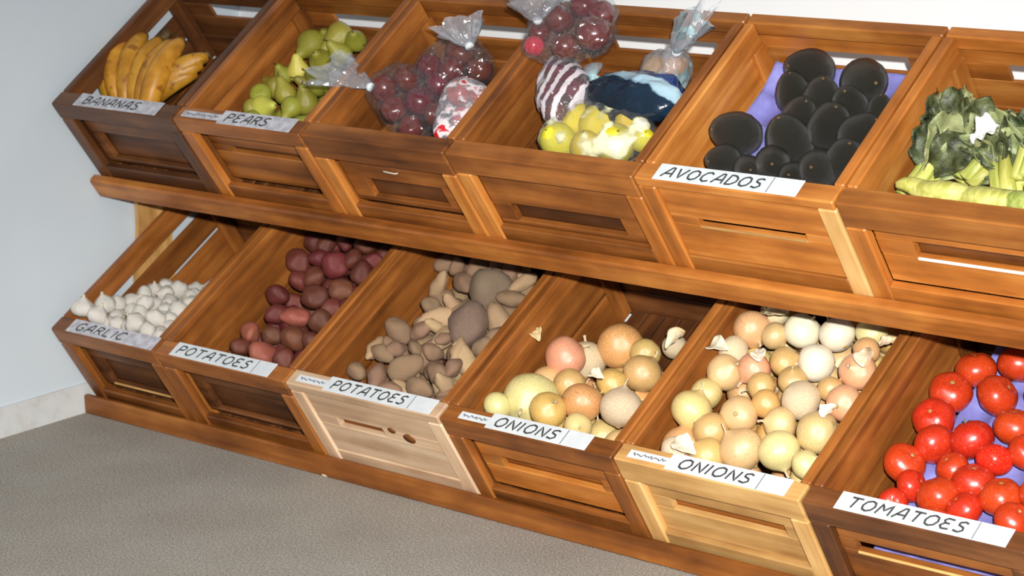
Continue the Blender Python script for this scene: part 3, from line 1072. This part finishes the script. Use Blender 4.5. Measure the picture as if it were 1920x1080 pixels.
# --- brown potatoes
bp = [(920, 545, 42, 'b'), (880, 608, 42, 'b'), (827, 490, 20, 'p'), (857, 500, 17, 'p'), (823, 535, 17, 'l'), (851, 572, 14, 'l'), (817, 613, 12, 'l'), (832, 636, 15, 'p'),
      (747, 620, 22, 'p'), (687, 650, 15, 'l'), (720, 663, 20, 'p'), (778, 652, 15, 'p'), (858, 662, 16, 'l'), (657, 694, 20, 'p'), (707, 707, 22, 'p'), (760, 690, 26, 'p'),
      (787, 727, 22, 'p'), (822, 700, 22, 'p'), (836, 722, 18, 'l'), (982, 530, 15, 'l'), (960, 505, 20, 'p'), (900, 500, 22, 'p'), (790, 620, 18, 'p'), (812, 660, 18, 'p'),
      (930, 630, 20, 'p'), (905, 650, 18, 'p'), (740, 655, 16, 'p'), (870, 530, 20, 'p'), (810, 575, 18, 'p'), (935, 500, 18, 'p'), (960, 560, 20, 'p'), (730, 730, 18, 'p'), (850, 690, 18, 'p')]
km = {'b': ('potato_big', 'big dusty grey-brown'), 'p': ('potato', 'rough brown'), 'l': ('potato_long', 'slender light brown')}
items = [(a[0], a[1], a[2] * .95, km[a[3]][0], km[a[3]][1]) for a in bp]
pile('L3', (.125, .125), items, 'potato', 'potato', 'brown potatoes in the crate', 'brown potato crate', fill=(['potato', 'potato_long', 'potato'], .018, .027, 110, .012), relax_k=.80, name='brown_potato')

# --- garlic: heap made row by row
root, F, w = CR['L1']
gi = []
for gy in np.arange(.045, .34, .030):
    for gx in np.arange(.040, w - .03, .031):
        gi.append((gx + random.uniform(-.006, .006), gy + random.uniform(-.006, .006)))
pts = []
for gx, gy in gi:
    z = .196 - .43 * gy + .012 * math.sin(gx * 40) + random.uniform(-.006, .006)
    if gy > .26 and gx < .10: continue
    pts.append((gx, gy, max(z, .03)))
rad = [random.uniform(.0180, .0225) for _ in pts]
pts = relax(pts, rad, w, .010, k=.86, Dc=DR['L'])
rows = {}
for i in range(len(pts)): rows.setdefault(int((pts[i][1] - .04) / .030), []).append(i)
for rn, (rk, idx) in enumerate(sorted(rows.items())):
    idx.sort(key=lambda i: pts[i][0])
    for c, i in enumerate(idx):
        o = place('garlic', 'garlic_bulb', F @ Vector(pts[i]), rad[i], None, i)
        tag(o, 'white garlic bulb, %s in the %s, garlic crate' % ('leftmost' if c == 0 else ('rightmost' if c == len(idx) - 1 else ORD[c] + ' from left'), 'front row' if rn == 0 else ORD[rn] + ' row back'), 'garlic', 'garlic bulbs in the crate')
A = np.array(pts); B = np.array(rad); cnt = 0
for _ in range(5000):
    r = RNG.uniform(.017, .021); x = RNG.uniform(T + r, w - T - r); y = RNG.uniform(.044 + r, .40)
    zt = .196 - .43 * y - .025
    if zt < .01 + r: continue
    c = np.array([x, y, RNG.uniform(.01 + r, zt)])
    if (np.sqrt(((A - c) ** 2).sum(1)) < (B + r) * .88).any(): continue
    A = np.vstack([A, c]); B = np.append(B, r)
    o = place('garlic', 'garlic_bulb', F @ Vector(c), r, None, cnt); cnt += 1
    tag(o, 'white garlic bulb lying under the top layer, garlic crate', 'garlic', 'garlic bulbs in the crate, lower layers')
    if cnt > 60: break

# --- pears
pe = [(575, 56, 27, 'pear', 'green'), (637, 64, 27, 'pear', 'green'), (629, 34, 18, 'pear', 'small green'), (553, 128, 21, 'pear_light', 'pale green'), (487, 153, 21, 'pear', 'green'),
      (498, 200, 22, 'pear_light', 'bright yellow-green'), (569, 186, 23, 'pear', 'dark green'), (532, 168, 20, 'pear', 'green'), (632, 97, 22, 'pear', 'green'), (452, 186, 20, 'pear', 'small green'),
      (593, 152, 22, 'pear', 'green'), (668, 70, 20, 'pear', 'green'), (600, 110, 22, 'pear', 'green'), (520, 140, 18, 'pear', 'green'), (470, 195, 18, 'pear', 'green'), (545, 205, 20, 'pear', 'green')]
pr = {5: (0.3, 1.35, 0.15), 0: (1.9, 0.2, 0.3), 1: (2.1, -.2, -.3), 3: (.3, .2, 0)}
pile('U2', (.115, .115), pe, 'pear', 'pear', 'green pears in the crate', 'pear crate', fill=(['pear'], .022, .028, 40, .018), relax_k=.78, kscale=1.1, rotf=lambda i, it: pr.get(i))

# --- avocados
av = [(1518, 125, 40, (1.2, .9, -.6)), (1624, 152, 43, (1.5, .2, .9)), (1376, 250, 42, (1.1, 1.0, -.8)), (1487, 172, 34, (.4, .1, 0)), (1478, 262, 44, (.5, -.2, .2)), (1557, 235, 42, (.6, .3, .5)),
      (1614, 248, 38, (.8, .5, 1)), (1537, 315, 40, (1.3, .4, .2)), (1450, 308, 36, (1.0, 1.2, 0)), (1353, 300, 30, (1.3, 1.3, -.4)), (1403, 318, 28, (1.2, 1.1, .4)), (1578, 300, 38, (.7, .2, .6)),
      (1650, 205, 26, (.3, .2, .1)), (1540, 185, 38, (.4, .2, .3)), (1592, 196, 36, (.8, 0, .3)), (1500, 215, 34, (.5, .6, .2)), (1490, 330, 30, (1.2, .7, .1))]
items = [(a[0], a[1], a[2] * 1.06, 'avocado', 'black') for a in av]
pile('U5', (.135, .150), items, 'avocado', 'avocado', 'avocados on the lavender tray', 'avocado crate', zmin=.075, rotf=lambda i, it: av[i][3], relax_k=.66, rowstep=.06)


# --- lavender moulded trays
def tray(key, zc, label, zback=0.0, flap=False, inset=.012):
    root, F, w = CR[key]
    nx, ny = 56, 60
    x0, x1, y0, y1 = T + inset, w - T - .004, .030, DR[key[0]] - .022
    vs = []; fs = []
    for j in range(ny + 1):
        for i in range(nx + 1):
            u = i / nx; v = j / ny
            cup = (math.sin(u * math.pi * 5) * math.sin(v * math.pi * 5))
            edge = max(0, abs(u - .5) * 2 - .86) / .14
            back = max(0, v - .84) / .16
            z = zc + zback * v - .010 * abs(cup) + .007 * edge + .012 * back + .003 * noise.noise(Vector((u * 6, v * 6, zc * 9)))
            vs.append((x0 + (x1 - x0) * u, y0 + (y1 - y0) * v, z))
    for j in range(ny):
        for i in range(nx):
            a = j * (nx + 1) + i
            fs.append([a, a + 1, a + nx + 2, a + nx + 1])
    if flap:      # front edge of the tray folded down behind the hand slot
        base = len(vs)
        for j in range(1, 9):
            for i in range(nx + 1):
                u = i / nx
                vs.append((x0 + (x1 - x0) * u, y0 + .002 * math.sin(u * 20), zc - .010 - j * .006 + .012 * math.sin(u * 5)))
        for j in range(8):
            for i in range(nx):
                a = (i if j == 0 else base + (j - 1) * (nx + 1) + i); c = base + j * (nx + 1) + i
                fs.append([a, c, c + 1, a + 1])
    me = mesh_from('tray_liner', vs, fs, P['tray'])
    o = make_obj('tray_liner', me); o.matrix_world = F
    s = o.modifiers.new('thickness', 'SOLIDIFY'); s.thickness = .0015
    tag(o, label, 'tray', 'moulded fruit trays')


tray('U5', .110, 'lavender moulded tray under the black avocados', 0.0)
tray('L6', .078, 'lavender moulded tray under the red tomatoes', 0.0, True, .05)


# --- bananas
def banana_mesh(bend, length, r, twist=0):
    n = 13; pts = []; rad = []
    for i in range(n):
        t = i / (n - 1)
        a = (t - .5) * bend
        R_ = length / bend
        pts.append((R_ * math.sin(a), 0, R_ * (math.cos(a) - math.cos(bend / 2))))
        k = math.sin(math.pi * min(1, max(0, t * .88 + .08))) ** .45
        rad.append(r * (k if 0.06 < t < .94 else .38))
    return tube(pts, rad, 15, 1.0, 0.05)


def banana_bunch(F, spec, label):
    root = empty('banana_bunch')
    tag(root, label, 'bananas', 'banana bunches')
    root.matrix_world = F @ Matrix.Translation(spec[0][0])
    for (loc, rot, ln, r) in spec:
        vs, fs = banana_mesh(1.25, ln, r)
        me = mesh_from('banana', vs, fs, P['banana'])
        o = make_obj('banana', me, None, root)
        o.location = Vector(loc) - Vector(spec[0][0]); o.rotation_euler = rot
        # blackened tip
        tv, tf = revolve([(0, .006), (.004, .005), (.0055, 0), (.004, -.006), (0, -.007)], 8)
        c = make_obj('tip', mesh_from('tip', tv, tf, P['stem']), None, o)
        c.location = vs[-8]
    p = spec[0]
    return root


root, F, w = CR['U1']
zb_ = (.135, .10)
spec = []
for k in range(6):
    c = at(F, 224 + k * 17, 132 + k * 3 + abs(k - 2.5) * 2, .15, .12)[0]
    spec.append(((c.x, c.y, c.z + .010 * math.sin(k * 1.2 + .5)), (0.15 * (k - 2.5), -0.30, math.pi / 2 + .55 - k * .10), .195, .0235))
br = banana_bunch(F, spec, 'bunch of ripe yellow-orange bananas fanned at the left of the crate')
# crown where the fingers meet
tv, tf = tube([(0, 0, 0), (.01, .012, .01), (.018, .03, .012)], [.019, .014, .011], 9, .8)
cc = make_obj('crown', mesh_from('crown', tv, tf, P['stem']), None, br)
cc.location = at(F, 296, 84, .14, .12)[0] - Vector(spec[0][0])
spec2 = []
for k in range(3):
    c = at(F, 318 + k * 14, 176 - k * 5, .115, .10)[0]
    spec2.append(((c.x, c.y, c.z + .008 * k), (0.5 - k * .3, -.3, .62 + k * .12), .165, .021))
banana_bunch(F, spec2, 'small hand of ripe bananas lying right of the larger bunch')
spec3 = []
for k in range(4):
    c = at(F, 240 + k * 22, 168 + k * 5, .07, .06)[0]
    spec3.append(((c.x, c.y, c.z), (0.2, -.2, 1.9 - k * .2), .15, .019))
banana_bunch(F, spec3, 'lower bunch of ripe bananas beneath the fanned bunch')


def clamp_in(key, F, v, pad=.002):
    """keep a soft thing's vertex (crate coordinates) inside the crate walls wherever it is below the rim"""
    w = CR[key][2]
    if v.z < H + .004:
        v.x = min(max(v.x, T + pad), w - T - pad)
        v.y = min(max(v.y, FR + pad), DR[key[0]] - .022 - pad)
        v.z = max(v.z, .010 + pad)
    return v


# ------------------------------------------------------------------ plastic bags of fruit
def bag(key, F, label, fruits, film, group='plastic fruit bags', plume=None, neck=None, swell=1.10, wr=.010, seed=1, plume_mat=None, plume_len=.09, plume_w=.05):
    """fruits: (Vector crate coords, radius); plume: direction in crate coordinates"""
    root = empty('plastic_bag')
    c0 = sum((f[0] for f in fruits), Vector()) / len(fruits)
    root.matrix_world = F @ Matrix.Translation(c0)
    tag(root, label, 'bag', group)
    bm = bmesh.new()
    for c, r in fruits:
        for k in range(40):
            a = math.acos(1 - 2 * (k + .5) / 40); ph = k * 2.39996
            bm.verts.new(c - c0 + Vector((math.sin(a) * math.cos(ph), math.sin(a) * math.sin(ph), math.cos(a))) * r * swell)
    if neck is not None:
        for k in range(6):
            bm.verts.new(neck - c0 + Vector((math.cos(k), math.sin(k), 0)) * .007)
    res = bmesh.ops.convex_hull(bm, input=list(bm.verts))
    bmesh.ops.delete(bm, geom=list({g for g in res['geom_interior'] + res['geom_unused'] if isinstance(g, bmesh.types.BMVert)}), context='VERTS')
    for _ in range(2):
        long = [e for e in bm.edges if e.calc_length() > .022]
        if long: bmesh.ops.subdivide_edges(bm, edges=long, cuts=1)
    bmesh.ops.triangulate(bm, faces=list(bm.faces))
    for _ in range(2): bmesh.ops.smooth_vert(bm, verts=list(bm.verts), factor=.5, use_axis_x=True, use_axis_y=True, use_axis_z=True)
    bmesh.ops.subdivide_edges(bm, edges=list(bm.edges), cuts=1, use_grid_fill=True)
    bm.normal_update()
    off = Vector((seed * 3.3, seed * 1.9, 0))
    for v in bm.verts:
        n_ = noise.noise(v.co * 38 + off)
        v.co += v.normal * (wr * (1 - 2 * abs(n_)) * .6 + .003)
        v.co = clamp_in(key, F, v.co + c0) - c0
    me = bpy.data.meshes.new('film'); bm.to_mesh(me); bm.free()
    me.polygons.foreach_set('use_smooth', [True] * len(me.polygons)); me.materials.append(film)
    make_obj('film', me, None, root)
    if plume is not None:
        d = plume.normalized(); base = (neck if neck is not None else c0) - c0
        s = d.cross(Vector((0.2, .3, 1))).normalized(); u = s.cross(d)
        vs = []; fs = []; n, seg = 12, 40
        for i in range(n + 1):
            t = i / n
            for k in range(seg):
                a = 2 * math.pi * k / seg
                rr = .007 + plume_w * t ** .8 * (1 + .30 * math.sin(7 * a + seed) * t + .16 * math.sin(13 * a + 2 * seed + t * 3))
                vs.append(tuple(base + d * (plume_len * t * (1 + .14 * math.sin(5 * a + seed))) + s * rr * math.cos(a) + u * rr * .42 * math.sin(a)))
        for i in range(n):
            for k in range(seg):
                a = i * seg + k; b2 = i * seg + (k + 1) % seg
                fs.append([a, b2, b2 + seg, a + seg])
        make_obj('gathered_top', mesh_from('gathered_top', vs, fs, plume_mat or FILM_PLUME), None, root)
        tv, tf = tube([tuple(base - d * .004), tuple(base + d * .004)], [.0085, .0085], 8)
        make_obj('tie', mesh_from('tie', tv, tf, PAPER), None, root)
    return root


def fruit_at(key, plane, lst, proto_name, noun, cat, group, where, lift=0):
    root, F, w = CR[key]
    out = []
    P3 = []; R = []
    for it in lst:
        p, dist = at(F, it[0], it[1], *plane)
        P3.append(p); R.append(it[2] * dist / F_PX)
    pts = np.array([tuple(p) for p in P3])
    for _ in range(40):
        for i in range(len(pts)):
            for j in range(i + 1, len(pts)):
                d = pts[i] - pts[j]; L = np.linalg.norm(d); need = (R[i] + R[j]) * .9 - L
                if need > 0:
                    u = d / max(L, 1e-5) * need * .5
                    pts[i] += u * [.5, .5, 1]; pts[j] -= u * [.5, .5, 1]
    order = sorted(range(len(lst)), key=lambda i: lst[i][0])
    words = ORD
    for c, i in enumerate(order):
        it = lst[i]
        k = it[3] if len(it) > 3 else proto_name
        o = place(k, cat, F @ Vector(pts[i]), R[i], (random.uniform(-.9, .9), random.uniform(-.9, .9), random.uniform(0, 6)), i)
        pos = 'leftmost' if c == 0 else ('rightmost' if c == len(order) - 1 else words[c] + ' from left')
        tag(o, '%s, %s inside the %s' % (noun, pos, where), cat, group)
        out.append((Vector(pts[i]), R[i]))
    return F, out


def px3(key, x, y, z):
    return at(CR[key][1], x, y, z)[0]


# upper row, third crate: three bags of red apples
F, fr = fruit_at('U3', (.150, .150), [(724, 163, 29), (758, 150, 27), (786, 190, 30), (740, 205, 27), (770, 240, 25), (818, 217, 26)], 'apple', 'dark red apple', 'apple', 'bagged apples in the third upper crate', 'front clear bag')
bag('U3', F, 'clear crinkled bag of red apples, its gathered top trailing left over the pears', fr, FILM, plume=px3('U3', 600, 125, .225) - px3('U3', 690, 168, .20), neck=px3('U3', 694, 163, .195), seed=2, plume_len=.105, plume_w=.042)
F, fr = fruit_at('U3', (.165, .150), [(863, 97, 30), (821, 160, 26), (806, 126, 26), (846, 130, 27), (900, 130, 26)], 'apple', 'dark red apple', 'apple', 'bagged apples in the third upper crate', 'rear clear bag behind the printed bag')
bag('U3', F, 'clear bag of red apples at the back, gathered top pointing up', fr, FILM, plume=px3('U3', 860, 45, .225) - px3('U3', 880, 85, .205), neck=px3('U3', 880, 86, .205), seed=5, plume_len=.055, plume_w=.038)
F, fr = fruit_at('U3', (.185, .165), [(861, 174, 27, 'apple_bright'), (866, 222, 24, 'apple_bright'), (838, 245, 22, 'apple'), (898, 180, 20, 'apple_bright')], 'apple', 'bright red apple', 'apple', 'apples in the printed bag', 'red and white printed bag')
bag('U3', F, 'small bag with red and white print resting against the crate divider', fr, FILM_RED, seed=8, wr=.006)
# upper row, fourth crate
F, fr = fruit_at('U4', (.235, .235), [(1087, 14, 30), (1108, 63, 36), (1050, 36, 30), (1066, 84, 28), (1128, 28, 27), (1016, 62, 22), (1005, 80, 21, 'apple_bright')], 'apple', 'dark red apple', 'apple', 'bagged apples at the top of the fourth crate', 'topmost apple bag')
bag('U4', F, 'topmost clear bag of dark red apples at the back left of the lemon crate', fr, FILM, plume=px3('U4', 1010, -10, .31) - px3('U4', 1005, 45, .25), neck=px3('U4', 1008, 38, .26), seed=11, plume_len=.07, plume_w=.05)
F, fr = fruit_at('U4', (.160, .160), [(1050, 135, 31), (1036, 172, 27), (1042, 208, 25), (1078, 168, 28)], 'apple', 'dark plum-red apple', 'apple', 'apples in the silver striped bag', 'silver-striped bag')
bag('U4', F, 'bag with silver stripes over dark apples, left side of the lemon crate', fr, FILM_STRIPE, seed=14, wr=.006)
F, fr = fruit_at('U4', (.135, .130), [(1047, 264, 34), (1100, 276, 30), (1122, 230, 38), (1155, 268, 38), (1085, 225, 28), (1182, 230, 30), (1203, 262, 24)], 'lemon', 'yellow lemon', 'lemon', 'bagged lemons', 'lemon bag')
bag('U4', F, 'clear bag of yellow lemons with white print at the front', fr, FILM_CREAM, seed=17, wr=.007)
F, fr = fruit_at('U4', (.125, .125), [(1240, 165, 28), (1268, 130, 27), (1228, 128, 25)], 'orange', 'yellow-orange citrus fruit', 'orange', 'oranges in the rear bag', 'pale blue bag')
bag('U4', F, 'pale blue bag of oranges at the back right, its top bunched up', fr, FILM_BLUE, plume=px3('U4', 1300, 40, .24) - px3('U4', 1268, 95, .19), neck=px3('U4', 1268, 98, .185), seed=21, plume_len=.08, plume_w=.05, plume_mat=FILM_BLUE)


def navy_bag(key):
    """folded printed bag: navy with a pale blue band"""
    m, nt, b = new_mat('navy_print_film', 0.22, 0.6)
    tc = nt.nodes.new('ShaderNodeTexCoord')
    sp = nt.nodes.new('ShaderNodeSeparateXYZ'); nt.links.new(tc.outputs['Object'], sp.inputs[0])
    n = noise_node(nt, tc.outputs['Object'], 30, 3)
    a = nt.nodes.new('ShaderNodeMath'); a.operation = 'MULTIPLY_ADD'; a.inputs[1].default_value = .02
    nt.links.new(n.outputs['Fac'], a.inputs[0]); nt.links.new(sp.outputs['Y'], a.inputs[2])
    mr = nt.nodes.new('ShaderNodeMapRange'); mr.inputs['From Min'].default_value = -.05; mr.inputs['From Max'].default_value = .06
    nt.links.new(a.outputs[0], mr.inputs['Value'])
    r = ramp(nt, [(0.0, srgb(20, 26, 34)), (0.60, srgb(24, 44, 64)), (0.64, srgb(158, 190, 208)), (0.84, srgb(176, 204, 216)), (0.88, srgb(36, 60, 116)), (1.0, srgb(36, 60, 116))])
    nt.links.new(mr.outputs[0], r.inputs['Fac']); nt.links.new(r.outputs['Color'], b.inputs['Base Color'])
    bump(nt, b, n.outputs['Fac'], .8, .006)
    F = CR[key][1]
    c = at(F, 1188, 182, .150)[0]
    a_ = at(F, 1112, 160, .150)[0]; b_ = at(F, 1262, 212, .150)[0]
    ax = (b_ - a_); L = ax.length; ang = math.atan2(ax.y, ax.x)
    root = empty('printed_bag', F @ Matrix.Translation(c) @ Matrix.Rotation(ang, 4, 'Z'))
    tag(root, 'navy printed bag with a pale blue band lying behind the lemons', 'bag', 'plastic fruit bags')
    vs, fs = revolve(sphere_prof(20), 32)
    out = []
    for v in vs:
        v = Vector(v)
        q = Vector((v.x * L * .5, v.y * .058, v.z * .034))
        q += Vector(v) * .008 * noise.noise(v * 3.2 + Vector((4, 1, 2)))
        q.y += .012 * math.sin(v.x * 2.0)
        out.append(tuple(q))
    make_obj('film', mesh_from('film', out, fs, m), None, root)
    # twisted end
    tv, tf = tube([(-L * .46, 0, .0), (-L * .52, .006, .010), (-L * .58, .02, .016)], [.016, .007, .020], 12, .6)
    make_obj('twisted_end', mesh_from('twisted_end', tv, tf, FILM_BLUE), None, root)


navy_bag('U4')


# ------------------------------------------------------------------ leafy greens
def leaf_sheet(length, width, curl, ruff, seed, stalk=0.0):
    n, m = 16, 10
    vs = []; fs = []
    for i in range(n + 1):
        t = i / n
        wv = width * (math.sin(math.pi * min(1, t * .92 + .06)) ** .6) * (.35 + .65 * min(1, t * 1.6))
        for j in range(m + 1):
            s = (j / m - .5) * 2
            x = s * wv
            y = t * length
            z = curl * math.sin(t * 2.2) * length + abs(s) ** 1.6 * wv * .55 + ruff * abs(s) * math.sin(t * 17 + seed + s * 2) + ruff * .6 * noise.noise(Vector((s * 3, t * 6, seed)))
            vs.append((x, y, z))
    for i in range(n):
        for j in range(m):
            a = i * (m + 1) + j
            fs.append([a, a + 1, a + m + 2, a + m + 1])
    return vs, fs


def greens(key, px, py, z, ang, size, seed, label, light=False):
    root0, F, w = CR[key]
    c = at(F, px, py, z)[0]
    root = empty('leafy_green_head', F @ Matrix.Translation(c) @ Matrix.Rotation(ang, 4, 'Z'))
    tag(root, label, 'leafy greens', 'leafy greens in the right upper crate')
    rr = random.Random(seed)
    for k in range(9):
        L = size * rr.uniform(.8, 1.1)
        vs, fs = leaf_sheet(L, size * rr.uniform(.22, .34), rr.uniform(.05, .30), .007, seed + k)
        rot = Matrix.Rotation(rr.uniform(-.5, .5), 3, 'Z') @ Matrix.Rotation(rr.uniform(-1.3, 1.3), 3, 'Y') @ Matrix.Rotation(rr.uniform(-.1, .5), 3, 'X')
        Rz = Matrix.Rotation(ang, 3, 'Z')
        Ri = Rz.inverted()
        vs = [tuple(Ri @ (clamp_in(key, F, Rz @ (rot @ Vector(v)) + c) - c)) for v in vs]
        me = mesh_from('leaf', vs, fs, P['leaf_light'] if (k % 3 == 0 or light) else P['leaf'])
        o = make_obj('leaf', me, None, root)
        s = o.modifiers.new('thickness', 'SOLIDIFY'); s.thickness = .0012
    for k in range(5):
        a = k * 1.25
        vs, fs = tube([(.010 * math.cos(a), -.045, .010 * math.sin(a)), (.013 * math.cos(a), 0, .013 * math.sin(a)), (.018 * math.cos(a), size * .45, .018 * math.sin(a) + .01)], [.014, .012, .005], 9, .6)
        make_obj('stalk', mesh_from('stalk', vs, fs, P['stalk']), None, root)


gspec = [(1735, 335, .115, -.15, .10, 'dark leafy green head at the front left corner of the greens crate', False),
         (1768, 290, .105, .25, .11, 'grey-green leafy head leaning against the left wall of the greens crate', False),
         (1845, 305, .115, -.3, .10, 'light green leafy head behind the front bunch, middle of the greens crate', True),
         (1885, 335, .110, .5, .11, 'dark leafy green head at the right edge of the picture', False),
         (1935, 300, .120, .2, .10, 'dark leafy green head cut off by the picture edge, highest on the right', False),
         (1785, 235, .100, .0, .06, 'small green tip standing at the back left of the greens', True)]
for i, (px, py, z, ang, size, lab, lt) in enumerate(gspec):
    greens('U6', px, py, z, ang, size, i * 13 + 2, lab, lt)


def husk(px, py, z, ang, ln, r, label, i):
    F = CR['U6'][1]
    c = at(F, px, py, z)[0]
    n = 12
    vs, fs = tube([(ln * (k / n - .5), .004 * math.sin(k * .8), .003 * math.sin(k + i)) for k in range(n + 1)], [r * (math.sin(math.pi * (k / n * .9 + .05)) ** .5) for k in range(n + 1)], 16, .9, .06)
    o = make_obj('green_stalk_bundle', mesh_from('green_stalk_bundle', vs, fs, P['stalk']))
    o.matrix_world = F @ Matrix.Translation(c) @ Matrix.Rotation(ang, 4, 'Z')
    tag(o, label, 'vegetable', 'pale green stalks along the front')


husk(1755, 358, .165, -.02, .13, .017, 'pale yellow-green stalk along the front rail, leftmost', 1)
husk(1850, 372, .160, .03, .14, .018, 'pale yellow-green stalk along the front rail, middle', 2)
husk(1935, 382, .160, .0, .12, .017, 'pale yellow-green stalk along the front rail, cut by the picture edge', 3)
# white paper scrap among the leaves
F = CR['U6'][1]
vs, fs = leaf_sheet(.045, .026, .3, .006, 3)
o = make_obj('paper_scrap', mesh_from('paper_scrap', vs, fs, SCRAP))
o.matrix_world = F @ Matrix.Translation(at(F, 1822, 268, .165)[0]) @ Matrix.Rotation(-.9, 4, 'Z')
sm = o.modifiers.new('thickness', 'SOLIDIFY'); sm.thickness = .0008
tag(o, 'white scrap of paper caught among the leafy greens', 'paper')


# ------------------------------------------------------------------ loose onion skins
def flake(key, px, py, z, size, label, i, mat='onion_papery'):
    F = CR[key][1]
    vs, fs = leaf_sheet(size, size * .42, .18, .0012, i)
    vs = [(x, y - size / 2, zz) for x, y, zz in vs]
    o = make_obj('onion_skin', mesh_from('onion_skin', vs, fs, P[mat]))
    rr = random.Random(i)
    o.matrix_world = F @ Matrix.Translation(at(F, px, py, z)[0]) @ Matrix.Rotation(rr.uniform(0, 6), 4, 'Z') @ Matrix.Rotation(rr.uniform(-.35, .1), 4, 'X')
    sm = o.modifiers.new('thickness', 'SOLIDIFY'); sm.thickness = .0006
    tag(o, label, 'onion skin', 'loose onion skins')


flake('L4', 1008, 630, .17, .030, 'loose white onion skin behind the reddish onion, half-empty onion crate', 1)
flake('L4', 1268, 640, .12, .045, 'loose papery onion skin at the back right of the half-empty onion crate', 2)
flake('L4', 1120, 706, .185, .030, 'loose onion skin lying below the large golden onion', 3, 'onion_white')
flake('L5', 1350, 655, .205, .045, 'torn white onion skin by the left wall of the heaped onion crate', 4, 'onion_white')
flake('L5', 1425, 668, .205, .035, 'loose white onion skin right of the torn one, heaped onion crate', 5, 'onion_white')
flake('L5', 1455, 590, .215, .050, 'papery onion skin at the back left of the heaped onion crate', 6)
flake('L5', 1665, 645, .200, .028, 'small papery onion skin near the back right of the heaped crate', 7)
flake('L5', 1285, 842, .200, .045, 'papery onion skin at the front left of the heaped onion crate', 8, 'onion_white')
flake('L5', 1556, 772, .205, .032, 'loose white onion skin against the right wall of the heaped crate', 9, 'onion_white')
flake('L5', 1625, 672, .205, .042, 'curled tan onion skin at the right wall of the heaped crate', 10)

# crumb on the floor in front of the plinth
vs, fs = revolve(sphere_prof(8), 10)
vs = lumpy([(x * .011, y * .006, z * .0035 + .0033) for x, y, z in vs], .2, 60, 3)
o = make_obj('floor_scrap', mesh_from('floor_scrap', vs, fs, P['onion_papery']))
Fl = Matrix.Identity(4)
oo, dd_ = ray(611, 893)
t_ = -oo.z / dd_.z
o.location = oo + dd_ * t_
tag(o, 'tiny pale scrap of onion skin on the floor before the plinth', 'scrap')
